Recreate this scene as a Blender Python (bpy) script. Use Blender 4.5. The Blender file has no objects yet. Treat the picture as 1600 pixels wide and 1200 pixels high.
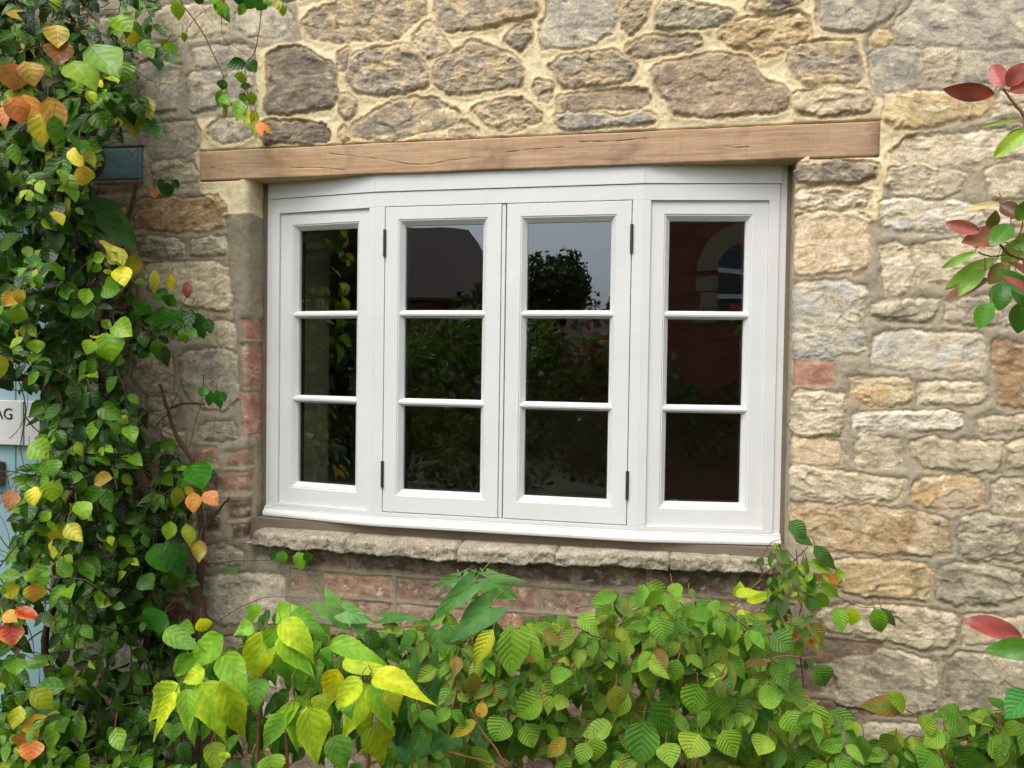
import bpy, math, random
import numpy as np

# ------------------------------------------------------------------ camera, world, sun, exposure
SC = bpy.context.scene
Z0 = 1.0                                   # underside of the window frame above the ground
F_PX, CX, CY, CZ = 1299.85, 0.5078, -2.1832, 0.4615 + Z0
PAN, TILT, ROLL = 0.2168, -0.0250, 0.0145
_f = np.array([-math.sin(PAN)*math.cos(TILT), math.cos(PAN)*math.cos(TILT), math.sin(TILT)])
_r = np.array([math.cos(PAN), math.sin(PAN), 0.0]); _u = np.cross(_r, _f)
_r2 = _r*math.cos(ROLL) + _u*math.sin(ROLL); _u2 = -_r*math.sin(ROLL) + _u*math.cos(ROLL)
CAM = np.array([CX, CY, CZ])
from mathutils import Matrix, Vector
import bmesh
cam_d = bpy.data.cameras.new('camera'); cam = bpy.data.objects.new('camera', cam_d)
SC.collection.objects.link(cam)
cam.matrix_world = Matrix(((_r2[0], _u2[0], -_f[0], CX), (_r2[1], _u2[1], -_f[1], CY),
                           (_r2[2], _u2[2], -_f[2], CZ), (0, 0, 0, 1)))
cam_d.sensor_width = 36.0; cam_d.lens = F_PX/1600*36.0
cam_d.clip_start = 0.02; cam_d.clip_end = 500
SC.camera = cam

SUN_EL, SUN_AZ = math.radians(58), math.radians(200)   # azimuth measured clockwise from +Y
world = bpy.data.worlds.new('World'); SC.world = world; world.use_nodes = True
wn = world.node_tree; wn.nodes.clear()
sky = wn.nodes.new('ShaderNodeTexSky'); sky.sky_type = 'NISHITA'; sky.sun_disc = False
sky.sun_elevation = SUN_EL; sky.sun_rotation = SUN_AZ; sky.air_density = 1.0; sky.dust_density = 4.0
hsv = wn.nodes.new('ShaderNodeHueSaturation'); hsv.inputs['Saturation'].default_value = 0.26
bg = wn.nodes.new('ShaderNodeBackground'); bg.inputs['Strength'].default_value = 0.15
wo = wn.nodes.new('ShaderNodeOutputWorld')
wn.links.new(sky.outputs[0], hsv.inputs['Color']); wn.links.new(hsv.outputs[0], bg.inputs['Color'])
wn.links.new(bg.outputs[0], wo.inputs['Surface'])
sun_d = bpy.data.lights.new('sun', 'SUN'); sun_d.energy = 0.78; sun_d.angle = math.radians(38)
sun_d.color = (1.0, 0.95, 0.87)
sun = bpy.data.objects.new('sun', sun_d); SC.collection.objects.link(sun)
sdir = Vector((math.sin(SUN_AZ)*math.cos(SUN_EL), math.cos(SUN_AZ)*math.cos(SUN_EL), math.sin(SUN_EL)))
sun.rotation_euler = sdir.to_track_quat('Z', 'Y').to_euler()
SC.view_settings.view_transform = 'Standard'; SC.view_settings.look = 'None'
SC.view_settings.gamma = 1.0; SC.view_settings.use_curve_mapping = False
SC.view_settings.exposure = 0.76
SC.cycles.max_bounces = 8; SC.cycles.transparent_max_bounces = 16

# ------------------------------------------------------------------ helpers
def ray(px, py):
    d = _f*F_PX + _r2*(px-800.0) - _u2*(py-600.0)
    return d/np.linalg.norm(d)
def at(px, py, Y=-0.01):
    d = ray(px, py); return CAM + d*((Y-CY)/d[1])
def proj(P):
    q = np.asarray(P, float) - CAM; z = q@_f
    return 800 + F_PX*(q@_r2)/z, 600 - F_PX*(q@_u2)/z
def wx(px, py, Y=-0.01):
    p = at(px, py, Y); return (p[0], p[2])
def lin(c):
    c = np.asarray(c, float)/255.0
    return np.where(c <= 0.04045, c/12.92, ((c+0.055)/1.055)**2.4)
def unit(v):
    v = np.asarray(v, float); return v/(np.linalg.norm(v, axis=-1, keepdims=True)+1e-12)

COL = SC.collection
def tag(o, label=None, cat=None, group=None, kind=None):
    if label: o['label'] = label; o['kind'] = 'thing'
    if cat: o['category'] = cat
    if group: o['group'] = group
    if kind: o['kind'] = kind
    return o
def empty(name, loc=(0, 0, 0)):
    o = bpy.data.objects.new(name, None); COL.objects.link(o); o.location = loc
    o.empty_display_size = 0.1; return o
def link_mesh(name, me, mat, parent=None):
    o = bpy.data.objects.new(name, me); COL.objects.link(o)
    if mat is not None: me.materials.append(mat)
    if parent is not None:
        o.parent = parent; o.matrix_parent_inverse = Matrix.Translation(-Vector(parent.location))
    return o
def np_mesh(name, V, Fq, attrs=None, smooth=True):
    """V (n,3), Fq (m,k) k = 3 or 4"""
    me = bpy.data.meshes.new(name); V = np.asarray(V, np.float32); Fq = np.asarray(Fq, np.int32)
    n, (m, k) = len(V), Fq.shape
    me.vertices.add(n); me.vertices.foreach_set('co', V.ravel())
    me.loops.add(m*k); me.loops.foreach_set('vertex_index', Fq.ravel())
    me.polygons.add(m); me.polygons.foreach_set('loop_start', np.arange(0, m*k, k, dtype=np.int32))
    me.polygons.foreach_set('loop_total', np.full(m, k, np.int32))
    me.polygons.foreach_set('use_smooth', np.full(m, smooth, bool))
    for nm, arr in (attrs or {}).items():
        arr = np.asarray(arr, np.float32)
        if arr.shape[1] == 4:
            a = me.attributes.new(nm, 'FLOAT_COLOR', 'POINT'); a.data.foreach_set('color', arr.ravel())
        else:
            a = me.attributes.new(nm, 'FLOAT_VECTOR', 'POINT'); a.data.foreach_set('vector', arr.ravel())
    me.update(calc_edges=True); me.validate()
    return me

class MB:
    """collects faces of one mesh"""
    def __init__(s): s.v = []; s.f = []
    def add(s, vs, fs):
        b = len(s.v); s.v += [tuple(map(float, p)) for p in vs]; s.f += [tuple(b+i for i in f) for f in fs]
    def box(s, x0, x1, y0, y1, z0, z1, T=None):
        vs = [(x, y, z) for x in (x0, x1) for y in (y0, y1) for z in (z0, z1)]
        if T: vs = [T(*p) for p in vs]
        s.add(vs, [(0, 1, 3, 2), (4, 6, 7, 5), (0, 4, 5, 1), (2, 3, 7, 6), (0, 2, 6, 4), (1, 5, 7, 3)])
    def loops(s, L, closed=True, cap=False):
        """quads between successive loops of equal length"""
        n = len(L[0]); b = len(s.v)
        for l in L: s.v += [tuple(map(float, p)) for p in l]
        for i in range(len(L)-1):
            for j in range(n if closed else n-1):
                k = (j+1) % n
                s.f.append((b+i*n+j, b+i*n+k, b+(i+1)*n+k, b+(i+1)*n+j))
        if cap:
            s.f.append(tuple(b+j for j in range(n))[::-1]); s.f.append(tuple(b+(len(L)-1)*n+j for j in range(n)))
    def tube(s, pts, rad, n=8, cap=True):
        pts = [np.asarray(p, float) for p in pts]
        if not hasattr(rad, '__len__'): rad = [rad]*len(pts)
        L = []; up = np.array([0.13, 0.31, 0.94])
        for i, p in enumerate(pts):
            d = unit(pts[min(i+1, len(pts)-1)] - pts[max(i-1, 0)])
            a = np.cross(d, up)
            if np.linalg.norm(a) < .1: a = np.cross(d, [1, 0, 0])
            a = unit(a); b = np.cross(d, a)
            L.append([p + rad[i]*(a*math.cos(2*math.pi*k/n) + b*math.sin(2*math.pi*k/n)) for k in range(n)])
        s.loops(L, True, cap)
    def build(s, name, mat, parent=None, smooth=False, bevel=0):
        me = bpy.data.meshes.new(name); me.from_pydata(s.v, [], s.f); me.update()
        bm = bmesh.new(); bm.from_mesh(me); bmesh.ops.recalc_face_normals(bm, faces=bm.faces); bm.to_mesh(me); bm.free()
        if smooth: me.polygons.foreach_set('use_smooth', [True]*len(me.polygons))
        o = link_mesh(name, me, mat, parent)
        if bevel:
            m = o.modifiers.new('bevel', 'BEVEL'); m.width = bevel; m.segments = 2; m.limit_method = 'ANGLE'
        return o

# numpy gradient noise -------------------------------------------------
def _h(ix, iy, seed):
    h = (ix.astype(np.int64)*374761393 + iy.astype(np.int64)*668265263 + seed*982451653) & 0xffffffff
    h = ((h ^ (h >> 13))*1274126177) & 0xffffffff
    h = ((h ^ (h >> 16))*2246822519) & 0xffffffff
    return (h ^ (h >> 15)) & 0xffff
_ang = np.linspace(0, 2*np.pi, 65536, endpoint=False)
_gx, _gy = np.cos(_ang).astype(np.float32), np.sin(_ang).astype(np.float32)
def noise(x, y, seed=0):
    x = np.asarray(x, float); y = np.asarray(y, float)
    x, y = np.broadcast_arrays(x, y)
    ix, iy = np.floor(x), np.floor(y); fx, fy = x-ix, y-iy
    u, v = fx*fx*fx*(fx*(fx*6-15)+10), fy*fy*fy*(fy*(fy*6-15)+10)
    def g(dx, dy):
        h = _h(ix+dx, iy+dy, seed); return _gx[h]*(fx-dx) + _gy[h]*(fy-dy)
    a = g(0, 0)*(1-u) + g(1, 0)*u; b = g(0, 1)*(1-u) + g(1, 1)*u
    return (a*(1-v) + b*v)*1.5
def fbm(x, y, o=4, seed=0, gain=.5):
    s = 0; a = 1; t = 0
    for i in range(o): s = s + a*noise(x*2**i + 13.7*i, y*2**i - 7.1*i, seed+i*17); t += a; a *= gain
    return s/t
def ridge(x, y, o=4, seed=0, gain=.55):
    s = 0; a = 1; t = 0
    for i in range(o): s = s + a*(1-2*np.abs(noise(x*2**i + 5.3*i, y*2**i + 9.1*i, seed+i*31))); t += a; a *= gain
    return s/t
def facets(x, y, seed=0, tilt=.9, jit=.9):
    """piecewise planar chips: every jittered cell has a height and a slope of its own"""
    x = np.asarray(x, float); y = np.asarray(y, float); ix, iy = np.floor(x), np.floor(y)
    best = np.full(x.shape, 1e9); out = np.zeros(x.shape); sec = np.full(x.shape, 1e9)
    for dx in (-1, 0, 1):
        for dy in (-1, 0, 1):
            h1, h2, h3, h4, h5 = (_h(ix+dx, iy+dy, seed+k*101)/65535.0 for k in range(5))
            px, py = ix+dx+.5+(h1-.5)*jit, iy+dy+.5+(h2-.5)*jit; d = (x-px)**2 + (y-py)**2
            v = (h3-.5) + tilt*((h4-.5)*(x-px) + (h5-.5)*(y-py))
            near = d < best; sec = np.where(near, best, np.minimum(sec, d)); out = np.where(near, v, out); best = np.where(near, d, best)
    return out, np.sqrt(sec)-np.sqrt(best)
def sstep(a, b, x):
    t = np.clip((x-a)/(b-a), 0, 1); return t*t*(3-2*t)

# materials ------------------------------------------------------------
def new_mat(name):
    m = bpy.data.materials.new(name); m.use_nodes = True; nt = m.node_tree
    b = nt.nodes['Principled BSDF']; return m, nt, b
def N(nt, typ, **kw):
    n = nt.nodes.new(typ)
    for k, v in kw.items():
        if k.startswith('i_'):
            n.inputs[k[2:].replace('_', ' ')].default_value = v
        else: setattr(n, k, v)
    return n
def ramp(nt, stops):
    r = nt.nodes.new('ShaderNodeValToRGB'); e = r.color_ramp.elements
    while len(e) < len(stops): e.new(0.5)
    for i, (p, c) in enumerate(stops): e[i].position = p; e[i].color = tuple(c)+(1,) if len(c) == 3 else c
    return r
def mixc(nt, a, b, fac, mode='MIX'):
    m = nt.nodes.new('ShaderNodeMix'); m.data_type = 'RGBA'; m.blend_type = mode
    def put(sock, v):
        if isinstance(v, bpy.types.NodeSocket): nt.links.new(v, sock)
        elif isinstance(v, (int, float)): sock.default_value = v
        else: sock.default_value = tuple(v)+(1,) if len(v) == 3 else v
    put(m.inputs[0], fac); put(m.inputs[6], a); put(m.inputs[7], b)
    return m.outputs[2]
def noise_node(nt, scale, detail=6, rough=.6, dist=0, vec=None):
    n = N(nt, 'ShaderNodeTexNoise'); n.inputs['Scale'].default_value = scale
    n.inputs['Detail'].default_value = detail; n.inputs['Roughness'].default_value = rough
    n.inputs['Distortion'].default_value = dist
    if vec is not None: nt.links.new(vec, n.inputs['Vector'])
    return n
def obj_vec(nt, scale=(1, 1, 1)):
    t = N(nt, 'ShaderNodeNewGeometry'); mp = N(nt, 'ShaderNodeMapping'); mp.inputs['Scale'].default_value = scale
    nt.links.new(t.outputs['Position'], mp.inputs['Vector']); return mp.outputs[0]
def bump(nt, b, height, strength, dist, prev=None):
    n = N(nt, 'ShaderNodeBump'); n.inputs['Strength'].default_value = strength; n.inputs['Distance'].default_value = dist
    nt.links.new(height, n.inputs['Height'])
    if prev is not None: nt.links.new(prev, n.inputs['Normal'])
    nt.links.new(n.outputs[0], b.inputs['Normal']); return n.outputs[0]

def mat_masonry():
    m, nt, b = new_mat('masonry')
    at_ = N(nt, 'ShaderNodeAttribute', attribute_name='Col')
    v = obj_vec(nt)
    n1 = noise_node(nt, 260, 4, .7, .3, v); n2 = noise_node(nt, 45, 6, .65, .6, v)
    r1 = ramp(nt, [(.3, (.72, .70, .68)), (.5, (1, 1, 1)), (.72, (1.22, 1.2, 1.16))])
    nt.links.new(n1.outputs[0], r1.inputs[0])
    r2 = ramp(nt, [(.33, (.80, .77, .74)), (.52, (1, 1, 1)), (.7, (1.14, 1.12, 1.08))])
    nt.links.new(n2.outputs[0], r2.inputs[0])
    c = mixc(nt, at_.outputs['Color'], mixc(nt, (1, 1, 1), r1.outputs[0], at_.outputs['Alpha']), 1.0, 'MULTIPLY')
    c = mixc(nt, c, r2.outputs[0], 1.0, 'MULTIPLY')
    nt.links.new(c, b.inputs['Base Color'])
    b.inputs['Roughness'].default_value = .93; b.inputs['Specular IOR Level'].default_value = .2
    p = bump(nt, b, n2.outputs[0], .55, .006); n3 = noise_node(nt, 420, 3, .7, 0, v)
    bump(nt, b, n3.outputs[0], .5, .0016, p)
    return m
def mat_simple(name, col, rough=.6, bscale=0, bstr=.3, bdist=.001, var=0, vscale=8, metallic=0, spec=.5):
    m, nt, b = new_mat(name); v = obj_vec(nt)
    b.inputs['Roughness'].default_value = rough; b.inputs['Metallic'].default_value = metallic
    b.inputs['Specular IOR Level'].default_value = spec
    if var:
        n = noise_node(nt, vscale, 6, .6, .3, v)
        r = ramp(nt, [(.3, tuple(1-var for _ in range(3))), (.7, tuple(1+var for _ in range(3)))])
        nt.links.new(n.outputs[0], r.inputs[0])
        nt.links.new(mixc(nt, tuple(col), r.outputs[0], 1.0, 'MULTIPLY'), b.inputs['Base Color'])
    else: b.inputs['Base Color'].default_value = tuple(col)+(1,)
    if bscale:
        n = noise_node(nt, bscale, 5, .6, 0, v); bump(nt, b, n.outputs[0], bstr, bdist)
    return m
def mat_wood():
    m, nt, b = new_mat('oak'); v = obj_vec(nt, (1.2, 14, 26)); v2 = obj_vec(nt, (1, 1, 1)); v3 = obj_vec(nt, (30, 3, 2))
    g = noise_node(nt, 3.0, 8, .65, 1.2, v); p = noise_node(nt, 6, 5, .6, .8, v2); s = noise_node(nt, 3, 4, .6, .0, v3)
    r = ramp(nt, [(.25, lin((160, 128, 98))), (.5, lin((186, 156, 126))), (.75, lin((200, 174, 146)))])
    nt.links.new(g.outputs[0], r.inputs[0])
    r2 = ramp(nt, [(.3, (.66, .60, .57)), (.5, (1, 1, 1)), (.75, (1.10, 1.06, 1.0))]); nt.links.new(p.outputs[0], r2.inputs[0])
    r3 = ramp(nt, [(.35, (.96, .955, .95)), (.6, (1.02, 1.02, 1.02))])
    kn = noise_node(nt, 26, 4, .75, .6, v2); rk = ramp(nt, [(.30, (.70, .62, .55)), (.40, (1, 1, 1))]); nt.links.new(kn.outputs[0], rk.inputs[0])
    bl_ = noise_node(nt, 2.2, 4, .6, .5, v2); rb_ = ramp(nt, [(.35, (.90, .90, .92)), (.65, (1.06, 1.04, 1.0))]); nt.links.new(bl_.outputs[0], rb_.inputs[0]); nt.links.new(s.outputs[0], r3.inputs[0])
    c = mixc(nt, r.outputs[0], r2.outputs[0], 1.0, 'MULTIPLY'); c = mixc(nt, c, r3.outputs[0], .8, 'MULTIPLY')
    c = mixc(nt, c, rk.outputs[0], .5, 'MULTIPLY'); c = mixc(nt, c, rb_.outputs[0], 1.0, 'MULTIPLY')
    a = N(nt, 'ShaderNodeAttribute', attribute_name='Col'); c = mixc(nt, c, a.outputs['Color'], 1.0, 'MULTIPLY')
    nt.links.new(c, b.inputs['Base Color']); b.inputs['Roughness'].default_value = .82
    b.inputs['Specular IOR Level'].default_value = .25
    q = bump(nt, b, g.outputs[0], .35, .002); n = noise_node(nt, 300, 3, .6, 0, v2); bump(nt, b, n.outputs[0], .25, .0008, q)
    return m
def mat_paint():
    m, nt, b = new_mat('white_paint'); v = obj_vec(nt); vs = obj_vec(nt, (40, 40, 5))
    n = noise_node(nt, 5, 5, .6, .4, v)
    r = ramp(nt, [(.3, (.70, .705, .70)), (.7, (.765, .765, .76))]); nt.links.new(n.outputs[0], r.inputs[0])
    st_ = noise_node(nt, 3, 5, .7, 0, obj_vec(nt, (22, 22, 2))); rs_ = ramp(nt, [(.36, (.93, .925, .91)), (.5, (1, 1, 1))]); nt.links.new(st_.outputs[0], rs_.inputs[0])
    sp_ = noise_node(nt, 95, 3, .7, 0, v); rp_ = ramp(nt, [(.70, (1, 1, 1)), (.76, (.84, .82, .77))]); nt.links.new(sp_.outputs[0], rp_.inputs[0])
    cc = mixc(nt, mixc(nt, r.outputs[0], rs_.outputs[0], .15, 'MULTIPLY'), rp_.outputs[0], .7, 'MULTIPLY')
    nt.links.new(cc, b.inputs['Base Color']); b.inputs['Roughness'].default_value = .42
    n2 = noise_node(nt, 4, 4, .6, 0, vs); p = bump(nt, b, n2.outputs[0], .12, .001)
    n3 = noise_node(nt, 350, 2, .5, 0, v); bump(nt, b, n3.outputs[0], .05, .0006, p)
    return m
def mat_glass():
    m, nt, b = new_mat('window_glass'); nt.nodes.remove(b)
    out = nt.nodes['Material Output']
    lw = N(nt, 'ShaderNodeLayerWeight'); lw.inputs['Blend'].default_value = .5; ge = N(nt, 'ShaderNodeNewGeometry')
    def M(op, a, b_):
        n_ = N(nt, 'ShaderNodeMath', operation=op)
        for k_, q in enumerate((a, b_)):
            if isinstance(q, bpy.types.NodeSocket): nt.links.new(q, n_.inputs[k_])
            else: n_.inputs[k_].default_value = q
        return n_.outputs[0]
    f_ = M('MULTIPLY', M('ADD', M('MULTIPLY', M('POWER', lw.outputs['Facing'], 5.0), .81), .19), M('SUBTRACT', 1.0, ge.outputs['Backfacing']))
    tr = N(nt, 'ShaderNodeBsdfTransparent'); tr.inputs[0].default_value = (.90, .92, .88, 1)
    gl = N(nt, 'ShaderNodeBsdfGlossy'); gl.inputs['Roughness'].default_value = 0.0
    gl.inputs[0].default_value = (.80, .89, 1, 1)
    v = obj_vec(nt); n = noise_node(nt, 3.0, 2, .5, 0, v); bm = N(nt, 'ShaderNodeBump')
    bm.inputs['Strength'].default_value = .10; bm.inputs['Distance'].default_value = .01
    nt.links.new(n.outputs[0], bm.inputs['Height']); nt.links.new(bm.outputs[0], gl.inputs['Normal'])
    mx = N(nt, 'ShaderNodeMixShader'); nt.links.new(f_, mx.inputs[0])
    nt.links.new(tr.outputs[0], mx.inputs[1]); nt.links.new(gl.outputs[0], mx.inputs[2])
    nt.links.new(mx.outputs[0], out.inputs['Surface']); return m
def mat_leaf(name, veins=6, vein_str=.5, rough=.42, vcol=1.35, slope=1.6, transl=.3, mott=.18, bdist=.004, tint=(1.18, 1.04, .78), vmix=.45, spots=.35):
    m, nt, b = new_mat(name); out = nt.nodes['Material Output']
    a = N(nt, 'ShaderNodeAttribute', attribute_name='Col'); uv = N(nt, 'ShaderNodeAttribute', attribute_name='Luv')
    sp = N(nt, 'ShaderNodeSeparateXYZ'); nt.links.new(uv.outputs['Vector'], sp.inputs[0])
    def M(op, x, y=None):
        n = N(nt, 'ShaderNodeMath', operation=op)
        for i, q in enumerate((x, y)):
            if q is None: continue
            if isinstance(q, bpy.types.NodeSocket): nt.links.new(q, n.inputs[i])
            else: n.inputs[i].default_value = q
        return n.outputs[0]
    ab = M('ABSOLUTE', sp.outputs[1])
    ph = M('MULTIPLY', M('SUBTRACT', sp.outputs[0], M('MULTIPLY', ab, slope/veins*1.0)), veins)
    tri = M('MULTIPLY', M('ABSOLUTE', M('SUBTRACT', M('FRACT', ph), .5)), 2.0)    # 1 on the vein
    side = M('POWER', tri, 11.0)
    mid = M('POWER', M('SUBTRACT', 1.0, M('MINIMUM', M('MULTIPLY', ab, 1.0), 1.0)), 22.0)
    vein = M('MAXIMUM', M('MULTIPLY', side, .8), mid)
    v = obj_vec(nt); n = noise_node(nt, 75, 5, .6, .3, v)
    r = ramp(nt, [(.3, (1-mott,)*3), (.7, (1+mott,)*3)]); nt.links.new(n.outputs[0], r.inputs[0])
    c = mixc(nt, a.outputs['Color'], r.outputs[0], 1.0, 'MULTIPLY')
    c = mixc(nt, c, tint, 1.0, 'MULTIPLY')
    ns = noise_node(nt, 150, 3, .6, .4, v); rs_ = ramp(nt, [(.66, (0, 0, 0)), (.72, (spots,)*3)]); nt.links.new(ns.outputs[0], rs_.inputs[0])
    c = mixc(nt, c, (.16, .10, .03), rs_.outputs[0])
    n5 = noise_node(nt, 18, 3, .5, 0, v); r5 = ramp(nt, [(.35, (.74, .84, .85)), (.65, (1.2, 1.1, 1.0))]); nt.links.new(n5.outputs[0], r5.inputs[0])
    c = mixc(nt, c, r5.outputs[0], 1.0, 'MULTIPLY')
    cv = mixc(nt, c, (vcol, vcol, vcol), 1.0, 'MULTIPLY')
    c = mixc(nt, c, cv, M('MULTIPLY', vein, vmix))
    nt.links.new(c, b.inputs['Base Color']); b.inputs['Roughness'].default_value = rough
    b.inputs['Specular IOR Level'].default_value = .30
    hsum = M('ADD', M('MULTIPLY', tri, -1.0), M('MULTIPLY', mid, -1.2))
    p = bump(nt, b, hsum, vein_str, bdist); bump(nt, b, n.outputs[0], .25, .003, p)
    t = N(nt, 'ShaderNodeBsdfTranslucent'); tc = mixc(nt, c, (1.12, 1.15, .7), 1.0, 'MULTIPLY')
    nt.links.new(tc, t.inputs[0])
    mx = N(nt, 'ShaderNodeMixShader'); mx.inputs[0].default_value = transl
    nt.links.new(b.outputs[0], mx.inputs[1]); nt.links.new(t.outputs[0], mx.inputs[2])
    nt.links.new(mx.outputs[0], out.inputs['Surface']); return m

M_WALL = mat_masonry(); M_OAK = mat_wood(); M_WHITE = mat_paint(); M_GLASS = mat_glass()
M_HINGE = mat_simple('hinge_bronze', (.07, .06, .055), .45, metallic=.6)
M_GAP = mat_simple('weatherstrip', (.02, .018, .015), .9)
M_BED = mat_simple('bedding_mortar', lin((116, 104, 87)), .95, 120, .5, .002, .12, 14)
M_BLUE = mat_simple('blue_paint', lin((128, 160, 168)), .5, 40, .4, .002, .08, 12)
M_DOOR = mat_simple('door_paint', lin((138, 170, 176)), .45, 90, .15, .001, .05, 6)
M_STEM = mat_simple('bark', lin((84, 62, 44)), .9, 160, .8, .003, .3, 60)
M_TWIG = mat_simple('twig', lin((96, 66, 40)), .75, 200, .4, .001, .25, 80)
M_TWIG_RED = mat_simple('red_twig', lin((122, 80, 54)), .6, 200, .3, .001, .2, 60)
M_TWIG_GREEN = mat_simple('green_twig', lin((120, 140, 60)), .6, 200, .3, .001, .2, 60)

# ------------------------------------------------------------------ ground
def mat_ground():
    m, nt, b = new_mat('soil'); v = obj_vec(nt); n = noise_node(nt, 2.5, 8, .65, .3, v)
    r = ramp(nt, [(.35, (.035, .028, .018)), (.5, (.06, .075, .025)), (.65, (.09, .12, .04))]); nt.links.new(n.outputs[0], r.inputs[0])
    nt.links.new(r.outputs[0], b.inputs['Base Color']); b.inputs['Roughness'].default_value = .95
    n2 = noise_node(nt, 60, 5, .7, 0, v); bump(nt, b, n2.outputs[0], .8, .02); return m
g = MB(); g.add([(-150, -150, 0), (150, -150, 0), (150, 40, 0), (-150, 40, 0)], [(0, 1, 2, 3)])
tag(g.build('ground', mat_ground()), kind='structure')

# ------------------------------------------------------------------ masonry
# kinds: base colour, second colour, third (patches)
K = dict(
 gt=((162,148,120), (198,172,126), (124,114,96)),     # grey tan
 dk=((130,118,104), (156,142,122), (100,90,80)),       # dark grey brown
 gg=((152,142,124), (194,170,124), (122,113,102)),    # grey with golden edges
 gb=((162,157,146), (190,180,156), (138,134,128)),    # blue grey
 tn=((186,166,132), (205,186,150), (150,134,108)),    # tan
 yl=((190,162,108), (208,184,130), (150,128,92)),     # yellow
 gd=((190,158,108), (200,180,142), (164,130,88)),      # gold
 br=((164,144,118), (182,156,122), (140,124,104)),    # smooth brown
 cr=((190,177,148), (206,194,166), (162,148,122)),    # cream
 pk=((206,182,146), (214,192,160), (200,168,120)),    # peach
 cb=((198,190,172), (178,178,176), (206,188,150)),    # cream with blue patches
 wh=((196,190,174), (206,202,190), (180,166,138)),    # whitish
 bf=((186,174,142), (202,190,160), (156,144,118)),    # buff
 bo=((190,172,134), (200,156,92), (160,146,116)),     # buff with orange
 gr=((158,150,128), (184,174,148), (126,120,104)),    # grey olive
 og=((170,132,82), (188,158,112), (130,100,62)),        # ochre brown
 rb=((178,112,90), (190,136,112), (156,142,124)),     # red brick, worn
 bb=((150,112,88), (174,134,106), (122,98,80)),       # brown brick
 bc=((138,108,90), (156,134,114), (112,92,78)),
 db=((104,84,72), (128,106,92), (84,72,62)),          # dark brick
)
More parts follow.
